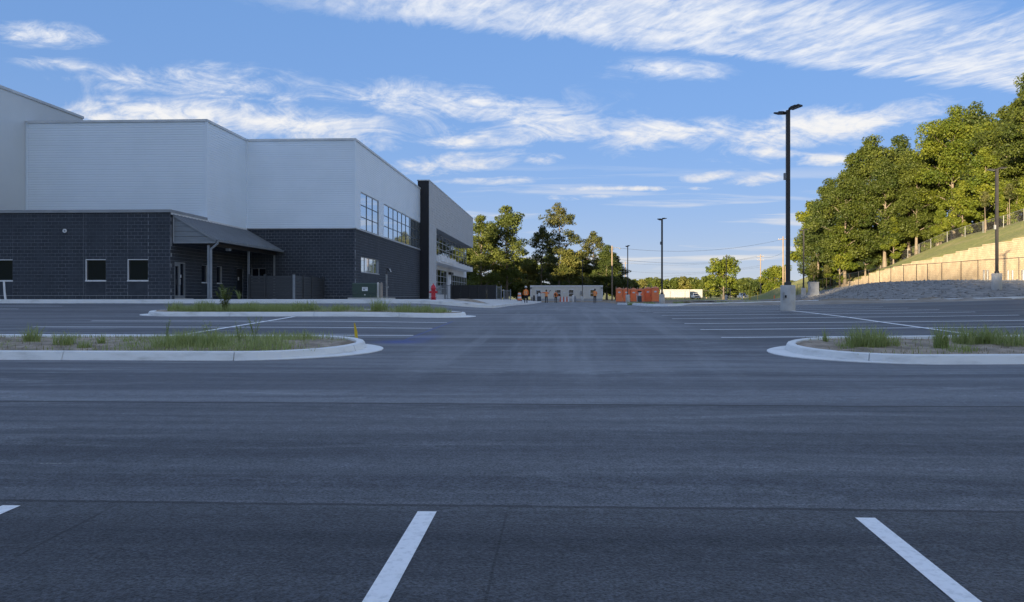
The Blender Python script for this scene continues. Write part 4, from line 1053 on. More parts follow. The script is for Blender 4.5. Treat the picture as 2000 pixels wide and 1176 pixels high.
def put_tree(name, key, x, y, z, sc, rz, label, cat='tree', group=None, szf=1.0):
    tm, lm = LIB[key]
    r = empty(name, (x, y, z-.15), label, cat, group, rz); r.scale = (sc, sc, sc*szf)
    for nm, me in (('trunk', tm), ('crown', lm)):
        o = bpy.data.objects.new(nm, me); COL.objects.link(o); o.parent = r
    return r
lib('oak1', 11, 24, 5.6, .16, M_leafA, 95, 357, .36, .45, .36, 1.5)
lib('oak2', 12, 22, 5.0, .18, M_leafA, 85, 357, .36, .40, .33, 1.45)
lib('oak3', 13, 26, 6.2, .24, M_leafB, 95, 357, .36, .42, .40, 1.6)
lib('oak4', 14, 20, 4.6, .10, M_leafC, 85, 340, .36, .40, .30, 1.4)
lib('light1', 15, 15, 3.6, .12, M_leafB, 75, 190, .42, .25, .20, 1.05)
lib('light2', 16, 12, 3.3, .08, M_leafB, 70, 180, .40, .22, .17, .95)
lib('tall_open', 17, 22, 6.0, .42, M_leafE, 72, 170, .34, .70, .26, .95, .1)
lib('tall_pair', 18, 19, 5.6, .10, M_leafF, 105, 190, .36, .34, .25, 1.1, .1)
lib('yellow', 19, 9, 3.2, .10, M_leafD, 60, 170, .40, .35, .15, .9)
lib('slim', 20, 14, 3.4, .25, M_leafE, 60, 150, .30, .45, .17, .8, .1)
lib('under', 21, 8, 3.6, .04, M_leafF, 60, 170, .50, .40, .16, 1.1)
lib('far1', 22, 11, 4.6, .10, M_leafA, 46, 110, .85, .5, .25, 1.5)
lib('far2', 23, 9, 4.2, .08, M_leafD, 42, 110, .80, .5, .22, 1.4)
lib('far3', 24, 10, 4.6, .05, M_leafC, 44, 110, .85, .5, .25, 1.5)
lib('round', 25, 10, 5.0, .16, M_leafB, 85, 150, .45, .45, .24, 1.15, .1)
lib('sapling', 26, 6.5, 0.9, .62, M_leafE, 14, 60, .26, .4, .05, .4)

rt = random.Random(77)
# right-hand wood on the hill: pixel column, depth, height in metres, species
wood = [(1598,132,395,'oak4','low rounded tree at the left end of the hillside wood'),
 (1622,138,345,'oak2','full dark tree second from the left end of the hillside wood'),
 (1650,128,330,'oak1','broad oak with russet tips near the left of the hillside wood'),
 (1672,142,300,'oak4','dark tree standing back behind the russet tipped oak'),
 (1700,136,262,'oak2','tall open topped oak in the left middle of the hillside wood'),
 (1728,124,300,'oak1','dark oak with a bare pale trunk in the middle of the hillside wood'),
 (1760,138,262,'oak4','dense dark tree behind the pale trunk oak'),
 (1790,122,300,'oak2','olive green oak leaning over the gap in the hillside wood'),
 (1815,132,275,'oak4','dark tree in shadow behind the olive green oak'),
 (1862,118,205,'oak3','tallest broad sunlit oak with a forked pale trunk on the hill'),
 (1905,128,193,'oak1','high rounded oak behind the tallest sunlit oak'),
 (1945,112,230,'oak1','dark green oak behind the lamp on the gravel bank'),
 (1985,104,215,'oak2','big oak cut by the right edge of the picture'),
 (2040,98,110,'oak1','oak whose upper branches reach in at the right edge'),
 (1925,104,285,'light1','bright yellow green tree left of the bank lamp'),
 (1880,108,350,'light2','low yellow green tree under the tallest sunlit oak'),
 (1838,112,400,'light2','small layered sunlit tree right of the upper fence'),
 (1745,122,420,'light1','layered light green conical tree before the dark oaks'),
 (1640,128,440,'light1','light green tree in front at the left of the wood'),
 (1612,140,450,'oak4','shaded low tree between the two left trees of the wood'),
 (1968,98,350,'light2','low sunlit tree right of the bank lamp'),
 (2010,94,330,'light2','low sunlit tree at the right picture edge'),
 (1780,130,400,'oak4','shaded understorey tree beside the upper fence'),
 (1690,130,430,'oak4','shaded understorey tree under the tall open topped oak'),
 (1660,136,450,'oak4','shaded understorey tree near the far end of the upper fence'),
 (1810,128,440,'under','dark bush at the foot of the olive green oak'),
 (1720,132,450,'under','dark bush at the foot of the pale trunk oak'),
 (1775,127,285,'oak1','rounded oak filling the gap above the upper fence'),
 (1832,126,245,'oak2','oak standing left behind the tallest sunlit oak'),
 (1966,119,212,'oak3','broad sunlit oak right behind the bank lamp'),
 (2004,108,165,'oak2','tall oak at the right edge above the bank'),
 (1585,150,390,'light1','thin pale tree sticking out at the far left of the wood')]
for px, Y, yt_, key, lab in wood:
    x = kx(px)*Y; z = Tz(x, Y); H_ = P(px, yt_, Y).z-z; hh = {'oak1':24,'oak2':22,'oak3':26,'oak4':20,'light1':15,'light2':12,'under':8}[key]
    sc = H_/hh; put_tree('hillside_tree', key, x, Y, z, sc, rt.uniform(0, 6.28), lab, 'tree', 'trees of the hillside wood')
for px, dx_ in ((1625,4),(1648,3),(1668,6),(1686,3),(1706,6),(1722,3),(1742,7),(1764,4),(1786,7),(1806,5),(1826,9),(1848,12),(1866,10),(1888,13),(1908,11),(1932,13),(1956,11),(1980,13),(1998,11)):
    x = XW+9+dx_; Y = Yat(px, x); key = rt.choice(('under', 'under', 'light2', 'light1'))
    put_tree('undergrowth_bush', key, x, Y, Tz(x, Y), rt.uniform(.42, .75)*(1 if key == 'under' else .62), rt.uniform(0, 6), ('small', 'low')[key == 'under']+' bush in the undergrowth '+('at the left end of the hillside wood' if px < 1700 else 'along the middle of the hillside wood' if px < 1830 else 'under the tallest sunlit oak' if px < 1920 else 'behind the bank lamp'), 'bush', 'undergrowth bushes '+('left' if px < 1700 else 'middle' if px < 1830 else 'oak' if px < 1920 else 'lamp')+(' low' if key == 'under' else ' small'))
for px, Y in ((1924,98),(1972,96),(1614,128),(1590,126)):
    x = kx(px)*Y; put_tree('sapling', 'sapling', x, Y, Tz(x, Y), rt.uniform(.8, 1.15), rt.uniform(0, 6), {1924:'slim sapling trunk just left of the bank lamp',1972:'slim sapling trunk just right of the bank lamp',1614:'slim russet sapling by the black fence below the left of the wood',1590:'slim sapling at the left foot of the wood',1868:'slim sapling before the forked pale trunk'}[px], 'tree', 'saplings on the hill')
# trees beyond the trailer
mid = [(940,150,17.0,'tall_pair',1.0,'tall full tree next to the end of the building'),
 (990,156,19.5,'tall_pair',1.0,'taller full tree second from the building end'),
 (963,158,15.5,'tall_pair',1.0,'full tree between and behind the two taller trees by the building'),
 (918,160,11,'under',1.0,'dark bush behind the end of the building'),
 (1092,172,22.0,'tall_open',1.0,'tallest open crowned tree above the site trailer'),
 (1058,168,16.5,'slim',1.0,'slim dark tree left of the tallest open crowned tree'),
 (1160,172,15.5,'slim',1.15,'slim leaning tree right of the tallest open crowned tree'),
 (1112,163,11.0,'yellow',1.1,'yellow leaved tree above the middle of the trailer'),
 (1185,165,12,'oak4',1.0,'dense dark tree above the right end of the trailer'),
 (1203,172,10,'oak4',.9,'dark tree beside the utility pole at the trailer'),
 (1140,175,11,'oak4',1.0,'dark tree right behind the yellow leaved tree'),
 (1075,182,12,'oak4',1.0,'dark tree behind the middle of the trailer'),
 (1030,170,9.5,'yellow',.9,'olive yellow bush left of the trailer roof'),
 (1010,176,9,'under',1.0,'dark bush left behind the trailer'),
 (1045,190,9,'under',1.1,'dark bush behind the left half of the trailer'),
 (1125,190,8.5,'under',1.2,'dark bush behind the right half of the trailer'),
 (1165,186,8.5,'under',1.2,'dark bush behind the right end of the trailer'),
 (1095,196,8.5,'under',1.2,'dark bush low between the trunks behind the trailer'),
 (985,180,8.5,'under',1.2,'dark bush low behind the black panel fence')]
for px, Y, H_, key, w_, lab in mid:
    x = kx(px)*Y; hh = {'tall_pair':19,'oak4':20,'under':8,'tall_open':22,'slim':14,'yellow':9}[key]
    o = put_tree('background_tree', key, x, Y, Tz(x, Y), H_/hh, rt.uniform(0, 6.28), lab, 'tree', 'trees behind the site trailer')
    if key == 'tall_pair': o.scale = (H_/hh*1.08, H_/hh*1.08, H_/hh)
    if key == 'oak4': o.scale = (H_/hh*1.25, H_/hh*1.25, H_/hh)
x = kx(1413)*215; put_tree('round_tree', 'round', x, 215, Tz(x, 215), 1.12, 1.0, 'round green tree standing alone beside the thin lamp pole', 'tree')
x = kx(1514)*215; put_tree('round_tree', 'round', x, 215, Tz(x, 215)-.5, .95, 2.0, 'pale feathery tree on the mound left of the big lamp', 'tree')
# far tree line
k = 0
for row, (Y, lo, hi, st) in enumerate(((330, 1195, 1570, 15), (400, 1195, 1580, 18), (520, 1195, 1590, 26))):
    px = lo
    while px < hi:
        Yj = Y+rt.uniform(-18, 18); x = kx(px)*Yj; key = rt.choice(('far1', 'far1', 'far3', 'far2'))
        sc = (P(px, rt.uniform(541, 553), Yj).z-Tz(x, Yj))/{'far1':11,'far2':9,'far3':10}[key]
        sc = min(max(sc, .45), 1.8)
        where = 'behind the portable toilets' if px < 1292 else 'above the white box trailers' if px < 1376 else 'around the round tree' if px < 1452 else 'behind the mound'
        where = ('in front, ', 'in the middle row, ', 'in the farthest row, ')[row]+where
        tone = {'far1': 'mid green', 'far2': 'yellowish', 'far3': 'dark green'}[key]
        put_tree('distant_tree', key, x, Yj, Tz(x, Yj), sc, rt.uniform(0, 6.28), 'distant %s tree %s' % (tone, where), 'tree', 'distant %s trees %s' % (tone, where))
        px += st*rt.uniform(.7, 1.25)
for px, Y, s_ in ((1222,200,.62),(1236,205,.55),(1210,196,.5),(1380,300,.8),(1365,310,.7),(1445,260,.55)):
    x = kx(px)*Y; put_tree('bush', 'far2' if px < 1300 else 'far1', x, Y, Tz(x, Y), s_, px, {1222:'tan autumn bush behind the portable toilets, left',1236:'tan autumn bush behind the portable toilets, middle',1210:'tan autumn bush beside the trailer end',1380:'green bush at the edge of the sunlit meadow',1365:'dark green bush behind the white truck',1445:'bright green bush on the mound'}[px], 'bush')
# unseen trees added along the ridge behind the camera to shade the lot
rs_ = np.random.RandomState(31); RC, RN, RS_ = [], [], []
for i in range(46):
    p_ = 14-4.8*i+rt.uniform(-1, 1)
    for q_ in (-262+rt.uniform(-5, 5), -272+rt.uniform(-5, 5), -281+rt.uniform(-4, 4)):
        x, y = q_*.5+p_*.866, q_*.866-p_*.5; z = Tz(x, y)
        h_ = (6.0 if p_ > -4 else 7.5 if p_ > -28 else 5.5)*rt.uniform(.9, 1.15); m = 420
        d = rs_.normal(size=(m, 3)); d /= np.linalg.norm(d, axis=1)[:, None]
        RC.append(np.array([x, y, z+h_*.55])+d*(rs_.uniform(.2, 1, m)**.5)[:, None]*np.array([3.4, 3.4, h_*.47])); RN.append(d); RS_.append(rs_.uniform(.8, 1.6, m))
RC, RN, RS_ = np.concatenate(RC), np.concatenate(RN), np.concatenate(RS_)
o = bpy.data.objects.new('ridge_wood', leaf_mesh('ridge_wood', RC, RN, RS_, rs_.uniform(0, 1, len(RC)), M_leafC, rs_)); COL.objects.link(o)  # unseen wood, added to shade the lot
tag(o, 'unseen wood added along the ridge behind the parking lot to shade it', 'wood', kind='stuff')

# ---- grass and weeds on the islands
def blades(rs, roots, L, spread, width, seg=3):
    """curved tapering grass blades; returns vertex / face arrays"""
    n = len(roots); ang = rs.uniform(0, 6.283, n); dirx, diry = np.cos(ang), np.sin(ang)
    out = []; 
    side = np.stack([-diry, dirx, np.zeros(n)], 1)
    for k in range(seg+1):
        t_ = k/seg
        h = L*(t_-.35*spread*t_**2); r = L*spread*(t_**1.8)*.8
        c = roots+np.stack([dirx*r, diry*r, h], 1)
        w_ = (width*(1-t_**1.5*.95))[:, None]
        out.append(c-side*w_*.5); out.append(c+side*w_*.5)
    v = np.stack(out, 1)                                     # n, 2(seg+1), 3
    m = 2*(seg+1); idx = np.arange(n)[:, None]*m
    f = np.concatenate([np.stack([idx[:, 0]+2*k, idx[:, 0]+2*k+1, idx[:, 0]+2*k+3, idx[:, 0]+2*k+2], 1) for k in range(seg)])
    return v.reshape(-1, 3), f, m
def grass_obj(name, parts, mat):
    V, F, T_ = [], [], []; off = 0
    for v, f, tint in parts: V.append(v); F.append(f+off); T_.append(tint); off += len(v)
    me = bpy.data.meshes.new(name); me.from_pydata(np.concatenate(V).tolist(), [], np.concatenate(F).tolist())
    at = me.attributes.new('tint', 'FLOAT', 'POINT'); at.data.foreach_set('value', np.concatenate(T_).astype(np.float32))
    me.materials.append(mat); me.update(); o = bpy.data.objects.new(name, me); COL.objects.link(o); return o
def sod(rs, n, x0, x1, y0, y1, L0, L1, dens=None, zadd=.12):
    x = rs.uniform(x0, x1, n); y = rs.uniform(y0, y1, n)
    if dens is not None: k = rs.uniform(0, 1, n) < dens(x, y); x, y = x[k], y[k]
    roots = np.stack([x, y, g(x, y)+zadd], 1)
    L = rs.uniform(L0, L1, len(x)); v, f, m = blades(rs, roots, L, rs.uniform(.2, 1.0, len(x)), rs.uniform(.006, .013, len(x)))
    return v, f, np.repeat(rs.uniform(0, 1, len(x)), m)
def patchy(seed, sc=1.2, thr=.0):
    r_ = np.random.RandomState(seed); ph = r_.uniform(0, 6.28, 6)
    return lambda x, y: np.clip(.5+.5*np.sin(x*sc+ph[0])*np.sin(y*sc*1.7+ph[1])+.35*np.sin(x*sc*2.3+ph[2])+.2*np.sin(x*5+y*4+ph[3])-thr, 0, 1)
rs = np.random.RandomState(9)
def right_dense(x, y): return np.clip(patchy(2)(x, y)*.6, 0, 1)
o = grass_obj('island_grass', [sod(rs, 5000, -16, -4.4, 13.25, 16.25, .04, .15, patchy(1, 1.2, .15)), sod(rs, 8000, -8.4, -4.9, 13.3, 16.2, .07, .26, lambda x, y: np.clip((x+8.4)*1.5, 0, 1)*.85*np.clip(patchy(7, 2.0, -.3)(x, y), 0, 1)), sod(rs, 1500, -15, -4.4, 13.3, 16.2, .04, .12)], M_grass)
tag(o, 'short green grass over the near left planting island', 'grass', kind='stuff')
o = grass_obj('island_grass', [sod(rs, 9000, -14.0, -4.3, 26.6, 28.4, .10, .34, patchy(4, .9, -.1)), sod(rs, 7000, -13.6, -9.4, 26.6, 28.4, .12, .40)], M_grass)
tag(o, 'green grass over the far left planting island', 'grass', kind='stuff')
o = grass_obj('island_grass', [sod(rs, 4200, 4.8, 14, 12.95, 16.0, .04, .14, right_dense)], M_grass)
tag(o, 'thin short grass on the soil of the right planting island', 'grass', kind='stuff')
o = grass_obj('dry_grass', [sod(rs, 2600, -16, -4.4, 13.25, 16.25, .03, .14, patchy(12, 1.6, -.1))], M_straw)
tag(o, 'thin dry straw scattered over the near left planting island', 'straw', kind='stuff')
o = grass_obj('dry_grass', [sod(rs, 2600, 4.7, 14, 12.95, 16.0, .03, .13, patchy(14, 1.6, -.1))], M_straw)
tag(o, 'thin dry straw scattered over the right planting island', 'straw', kind='stuff')
def tuft(name, x, y, n, H_, rad, label, mat=M_grass, sp=(.2, 1.0), z=None, w_=(.008, .017)):
    r_ = np.random.RandomState(int(abs(x*100)+abs(y*10))); z = (gz(x, y)+.11) if z is None else z
    a = r_.uniform(0, 6.28, n); d = rad*np.sqrt(r_.uniform(0, 1, n))
    roots = np.stack([d*np.cos(a), d*np.sin(a), np.zeros(n)], 1)
    v, f, m = blades(r_, roots, H_*r_.uniform(.45, 1.15, n), r_.uniform(sp[0], sp[1], n), r_.uniform(w_[0], w_[1], n), 4)
    o = grass_obj(name, [(v, f, np.repeat(r_.uniform(0, 1, n), m))], mat); o.location = (x, y, z); return tag(o, label, 'weed')
def weed(name, x, y, H_, label, n=5, z=None, mat=M_grass, leaf=.05, per=60):
    """upright leafy weed: stems with small leaves"""
    r_ = np.random.RandomState(int(abs(x*77)+abs(y*13))); z = (gz(x, y)+.11) if z is None else z
    root = empty(name, (x, y, z), label, 'weed'); st = MB(); Cs, Ns = [], []
    for i in range(n):
        a = r_.uniform(0, 6.28); h = H_*r_.uniform(.6, 1.0); sp_ = r_.uniform(.1, .45)*h
        p = [Vector((math.cos(a)*sp_*t_**1.5, math.sin(a)*sp_*t_**1.5, h*t_)) for t_ in (0, .35, .7, 1)]
        st.tube(p, [.006, .005, .004, .002], 4, caps=False)
        for j in range(per):
            t_ = r_.uniform(.15, 1); k = t_*3; q = p[min(2, int(k))].lerp(p[min(2, int(k))+1], k-min(2, int(k)))
            d = r_.normal(size=3); d /= np.linalg.norm(d); Cs.append(np.array(q)+d*leaf*r_.uniform(.6, 2.2)); Ns.append(d*.6+np.array([0, 0, .7]))
    st.build('stem', M_grass, root, world=False, fix=False)
    Ns = np.array(Ns); Ns /= np.linalg.norm(Ns, axis=1)[:, None]
    me = leaf_mesh('leaves', np.array(Cs), Ns, leaf*r_.uniform(.7, 1.6, len(Cs)), r_.uniform(0, 1, len(Cs)), mat, r_, .4)
    o = bpy.data.objects.new('leaves', me); COL.objects.link(o); o.parent = root; return root
def isl(px, Y): return kx(px)*Y, Y
# right island: two big clumps and small tufts
x, y = isl(1692, 14.2); tuft('grass_clump', x, y, 520, .50, .34, 'dense tall grass clump on the right island, nearest the nose', sp=(.25, 1.15))
x, y = isl(1655, 14.0); tuft('grass_clump', x, y, 120, .22, .2, 'low yellow green tuft at the left foot of the dense clump')
x, y = isl(1735, 14.3); tuft('grass_clump', x, y, 160, .34, .2, 'smaller tuft at the right foot of the dense clump')
x, y = isl(1612, 15.2); tuft('grass_clump', x, y, 40, .36, .05, 'single thin sprout near the nose of the right island')
x, y = isl(1838, 13.9); tuft('grass_clump', x, y, 150, .52, .12, 'tall thin tuft in the middle of the right island', sp=(.1, .7))
x, y = isl(1900, 14.6); tuft('grass_clump', x, y, 420, .50, .35, 'wide grass clump toward the right edge of the right island', sp=(.3, 1.2))
x, y = isl(1965, 14.4); tuft('grass_clump', x, y, 480, .44, .45, 'grass clump cut by the right edge of the picture', sp=(.3, 1.2))
x, y = isl(1875, 13.5); tuft('grass_clump', x, y, 130, .20, .3, 'low tuft by the kerb joint of the right island')
# near left island
for px, Y, n, h_, r_, lab in ((62,14.9,150,.42,.14,'spiky tuft at the far left of the near island'),(125,14.2,170,.36,.2,'spiky tuft second from the left on the near island'),(165,13.8,90,.2,.12,'low tuft before bare soil on the near island'),
    (198,14.4,70,.28,.06,'thin tuft standing on bare soil of the near island'),(250,14.8,60,.22,.1,'small tuft in the middle of the near island'),(335,13.9,260,.36,.35,'bushy tuft left of the tall weeds on the near island'),
    (385,14.3,420,.42,.4,'densest grass clump on the near island'),(425,14.0,220,.32,.3,'grass clump right of the densest clump on the near island'),(520,14.4,160,.25,.4,'low broad tuft in the right half of the near island'),
    (660,14.8,70,.10,.2,'low tuft at the nose of the near island')):
    x, y = isl(px, Y); tuft('grass_clump', x, y, n, h_, r_, lab)
for px, Y, h_, n_, lab in ((325,14.9,.62,3,'tall thin seed stalk at the left of the near island weeds'),(467,14.6,.60,5,'tall leafy weed beside the line on the near island'),(498,14.6,.58,5,'tall leafy weed right of the other on the near island'),
    (592,15.0,.34,2,'small leafy sprout in the right half of the near island'),(412,14.8,.5,5,'leafy weed rising from the densest clump')):
    x, y = isl(px, Y); weed('leafy_weed', x, y, h_, lab, n_, leaf=.028, per=45)
# far left island and walk edge
x, y = isl(440, 27.0); weed('leafy_weed', x, y, 1.0, 'tallest bushy weed on the far island before the canopy post', 14, leaf=.05, per=90, mat=M_leafF)
for px, n, h_, lab in ((345,260,.42,'grass clump at the left end of the far island'),(400,300,.50,'grass clump left of the tallest weed on the far island'),(490,220,.45,'grass clump right of the tallest weed on the far island'),(540,110,.36,'lone grass clump in the gap of the far island'),
    (585,190,.46,'grass clump below the screen fence on the far island'),(610,160,.48,'upright grass clump below the fence corner on the far island'),(665,150,.38,'grass clump left of the green cabinet on the far island'),(740,220,.62,'tall spiky clump below the green cabinet on the far island'),
    (790,130,.42,'grass clump below the flood lamp on the far island'),(828,150,.40,'yellow green clump left of the hydrant on the far island'),(866,110,.22,'low tuft at the right nose of the far island')):
    x, y = isl(px, 27.3); tuft('grass_clump', x, y, n, h_, .3, lab, w_=(.012, .024))
x, y = isl(435, 40.5); weed('leafy_weed', x, y, .72, 'dark leafy weed growing at the walk before the canopy', 10, z=pz(x, y), leaf=.045, per=70)
x, y = isl(467, 38.6); weed('leafy_weed', x, y, .5, 'low leafy weed at the kerb before the screen fence', 6, z=pz(x, y), leaf=.04, per=50)
# weeds in the gravel yard
for px, Y, lab in ((1238,58,'dark weed patch at the yard kerb left of the second lamp'),(1268,60,'dark weed tuft just left of the second lamp base'),(1412,66,'dark weed patch below the round tree'),(1468,66,'dark weed patch left of the big lamp'),(1325,72,'small weed tuft right of the second lamp'),(1340,96,'pale dry plant right of the second lamp')):
    x = kx(px)*Y; tuft('weed_patch', x, Y, 260, .38, .75 if px > 1400 else .5, lab, M_straw if px == 1340 else M_grass, z=Tz(x, Y)+.05, w_=(.02, .04))
# yellow flag on the island nose
x, y = isl(696, 16.2); z_ = gz(x, y)+.12; fl_ = empty('marker_flag', (x, y, z_), 'small yellow marker flag on the nose of the near island', 'flag')
m_ = MB(); m_.tube([(x-.03, y, z_), (x-.05, y, z_+.30)], .004, 6); m_.build('wire_stem', M_yellow, fl_)
m_ = MB(); m_.raw([(x-.05, y, z_+.32), (x-.02, y-.02, z_+.30), (x+.02, y, z_+.14), (x+.03, y+.02, z_-.02), (x-.02, y+.01, z_-.01), (x-.045, y, z_+.15), (x-.03, y+.012, z_+.31), (x+.01, y+.012, z_+.12)], [(0,1,2,5),(5,2,3,4),(0,6,1),(6,7,2,1),(7,3,2)]); m_.build('flag', M_yellow, fl_)

# ================================================================== RETAINING WALL AND FENCES
rw = empty('retaining_wall', (XW, 90, 2.5), 'sunlit tan block retaining wall stepping up to the right below the hill', 'wall')
mb = MB(); cap = MB(); rr = random.Random(4)
BWL, BWH = 0.4572, 0.2032
y = 58.0; k = 0
while y < Yat(1626, XW):
    zt = float(np.interp(y, wY, wZ)); nst = round(zt/BWH)
    # steps about 2.7 m long
    grp = math.floor(y/2.743); zt = round(float(np.interp((grp+.5)*2.743, [40]+wY, [8.6]+wZ))/BWH)*BWH
    zb0_ = float(min(zf(y), 3.0))-1.0
    z = zt-BWH*.6; j = 0
    while z > zb0_:
        off_ = -.012*(zt-z)*0+ (zt-z)*(-.045)+rr.uniform(-.012, .012)      # battered face: lower courses stand forward
        yy = y+(BWL/2 if int(round(z/BWH)) % 2 else 0)
        mb.raw([(XW+off_, yy+.006, z-BWH+.006), (XW+off_, yy+BWL-.006, z-BWH+.006), (XW+off_, yy+BWL-.006, z-.006), (XW+off_, yy+.006, z-.006),
                (XW+.5, yy+.006, z-BWH+.006), (XW+.5, yy+BWL-.006, z-BWH+.006), (XW+.5, yy+BWL-.006, z-.006), (XW+.5, yy+.006, z-.006)], [(0,3,2,1),(0,1,5,4),(1,2,6,5),(2,3,7,6),(3,0,4,7)])
        z -= BWH
    cap.box(XW-.06, XW+.4, y+.004, y+BWL-.004, zt-BWH*.6, zt)
    y += BWL
tag(mb.build('wall_blocks', M_rwall, rw, fix=False), kind='stuff'); tag(cap.build('cap_blocks', M_rwall, rw, fix=False), kind='stuff')
m_ = MB(); m_.prism([(XW+.1-.045*3, 58, 1.2), (XW+.1-.045*3, 124, 1.2), (XW+.1, 124, 2.6), (XW+.1, 100, 5.2), (XW+.1, 76, 6.8), (XW+.1, 58, 7.2)], (.2, 0, 0)); m_.build('wall_core', pmat('wall_core_tan', (.30,.24,.16), None, 2, .95), rw)

def link_fence(name, label, pts, h, rail, wirem, cat='fence', wire=.007, pitch=.16, bottom=False, rpost=.032, mid_rail=False):
    """posts, rails and woven diagonal wires; pts are (x, y, z) post feet"""
    o = empty(name, pts[0], label, cat)
    for p in pts: q = MB(); q.tube([(p[0], p[1], p[2]-.3), (p[0], p[1], p[2]+h+.03)], rpost, 8); q.build('post', rail, o)
    for a, b_ in zip(pts, pts[1:]):
        q = MB(); q.tube([(a[0], a[1], a[2]+h), (b_[0], b_[1], b_[2]+h)], rpost*.75, 6); q.build('top_rail', rail, o)
    w = MB()
    for a, b_ in zip(pts, pts[1:]):
        A_, B_ = Vector(a), Vector(b_); L = (B_-A_).length; n = max(2, int(L/pitch)); hd = h/L*n
        for s_ in (1, -1):
            for i in range(-int(hd)-1, n+int(hd)+2):
                # a straight wire from the bottom at i to the top at i+hd, clipped to the bay
                t0, t1 = (i/n, (i+s_*hd)/n); u0, u1 = 0.0, 1.0
                lo, hi = (0-t0)/(t1-t0), (1-t0)/(t1-t0)
                if lo > hi: lo, hi = hi, lo
                u0, u1 = max(0, lo), min(1, hi)
                if u1-u0 < .02: continue
                p = A_.lerp(B_, t0+(t1-t0)*u0)+Vector((0, 0, h*u0)); q = A_.lerp(B_, t0+(t1-t0)*u1)+Vector((0, 0, h*u1))
                e = Vector((0, 0, wire)); d_ = (B_-A_).normalized()*wire
                w.face([p-d_*.5, p+d_*.5, q+d_*.5, q-d_*.5])
    tag(w.build('wire_mesh', wirem, o, fix=False), kind='stuff'); return o
fp = [1990, 1910, 1877, 1839.5, 1811.6, 1790, 1764.6, 1739.9, 1718, 1696.6, 1677, 1658.5, 1639.5, 1622, 1607, 1593, 1580, 1568, 1557]
pts = [(XF, 53.0, float(zf(53)))]+[(XF, Yat(px, XF), float(bank(np.array([XF]), np.array([Yat(px, XF)]))[0])) for px in fp]
link_fence('bank_fence', 'black chain-link fence along the crest of the gravel bank', pts, 1.83, M_dark, M_wire, wire=.006, pitch=.22)
pts = []
for px in (2000, 1960, 1920, 1885, 1850, 1818, 1795, 1773, 1752, 1730, 1712, 1694, 1676):
    x = 53.0; Y = Yat(px, x); pts.append((x, Y, Tz(x, Y)))
link_fence('hill_fence', 'grey galvanised chain-link fence on the grass slope above the retaining wall', pts, 1.4, M_galv, M_gwire, wire=.012, pitch=.16)

# bollards on the bank beyond the fence
for i, (px, lab) in enumerate(((1922, 'leftmost grey steel bollard left of the bank lamp'), (1929, 'grey steel bollard just left of the bank lamp'), (1969, 'grey steel bollard just right of the bank lamp'), (1978, 'second grey steel bollard right of the bank lamp'), (1999, 'thick grey bollard cut by the right picture edge'))):
    Y = 68.0 if i < 4 else 66; x = kx(px)*Y; z = P(px, 547, Y).z; m_ = MB(); r_ = .085 if i < 4 else .15
    m_.lathe([(r_, -.5), (r_, .80), (r_*.8, .86), (r_*.3, .885), (.004, .89)], (x, Y, z), 14); tag(m_.build('bollard', M_galv), lab, 'bollard', 'bollards behind the bank fence')

# ================================================================== LAMP POLES
def lamp_pole(px, Y, zbase, hbase, hpole, label, rb=.305, rp=.075, heads=True, rz=.35, box_at=None, group='parking lot lamp poles'):
    x = kx(px)*Y; o = empty('lamp_pole', (x, Y, zbase), label, 'lamp pole', group)
    m_ = MB(); m_.lathe([(rb, -.3), (rb, hbase-.02), (rb-.02, hbase)], (x, Y, zbase), 28); cb = m_.build('concrete_base', M_conc, o)
    if rb > .3 and Y < 40:
        m_ = MB(); m_.obox((x-.24, Y-.19, zbase+.62), (.03, .12, .32), Matrix.Rotation(-.66, 3, 'Z')); m_.build('access_plate', M_lgrey, cb)
        m_ = MB(); m_.obox((x-.17, Y-.27, zbase+.60), (.05, .05, .10), Matrix.Rotation(-1.0, 3, 'Z')); m_.build('conduit_cap', M_black, cb)
    m_ = MB(); m_.lathe([(rp*1.9, hbase), (rp*1.9, hbase+.10), (rp*1.25, hbase+.16)], (x, Y, zbase), 12); m_.build('base_cover', M_dark, o)
    zt = zbase+hbase+hpole
    m_ = MB(); w_ = rp
    m_.box(x-w_, x+w_, Y-w_, Y+w_, zbase+hbase+.01, zt); m_.build('shaft', M_dark, o)
    if heads:
        for s_ in (1, -1):
            d = Vector((math.cos(rz)*s_, math.sin(rz)*s_, 0)); m_ = MB(); rot = Matrix.Rotation(rz, 3, 'Z')
            c = Vector((x, Y, zt-.10 if s_ < 0 else zt+.03))
            m_.obox(c+d*.10, (.14, .07, .06), rot); ar = m_.build('arm', M_dark, o)
            m_ = MB(); tilt = rot@Matrix.Rotation(-.16*s_, 3, 'Y')
            m_.obox(c+d*.36+Vector((0, 0, .04)), (.46, .32, .06), tilt); m_.obox(c+d*.28+Vector((0, 0, .085)), (.24, .20, .04), tilt); hd = m_.build('lamp_head', M_dark, o)
            m_ = MB(); m_.obox(c+d*.38+Vector((0, 0, .005)), (.34, .24, .012), tilt); m_.build('lens', M_trim, hd)
    if box_at: m_ = MB(); m_.box(x-w_-.10, x-w_, Y-.05, Y+.05, zbase+box_at, zbase+box_at+.28); m_.build('sensor_box', M_trim, o)
    return o
lamp_pole(1539, 32.7, gz(kx(1539)*32.7, 32.7), 1.07, 7.35, 'nearest tall dark lamp pole on a wide concrete base in the right lot', rz=-.85, box_at=5.5)
lamp_pole(1293, 71, P(1293, 597, 71).z, 1.05, 6.9, 'dark lamp pole right of the portable toilets', rz=.9, rb=.25, box_at=5.6)
lamp_pole(1947, 51, float(bank(np.array([kx(1947)*51]), np.array([51.]))[0]), 1.05, 6.75, 'dark lamp pole standing in the gravel bank at the right', rz=.1, box_at=3.9)
lamp_pole(1226, 105, P(1226, 592, 105).z, 1.15, 6.6, 'lamp pole before the second portable toilet', rz=1.2, rb=.28, rp=.06)
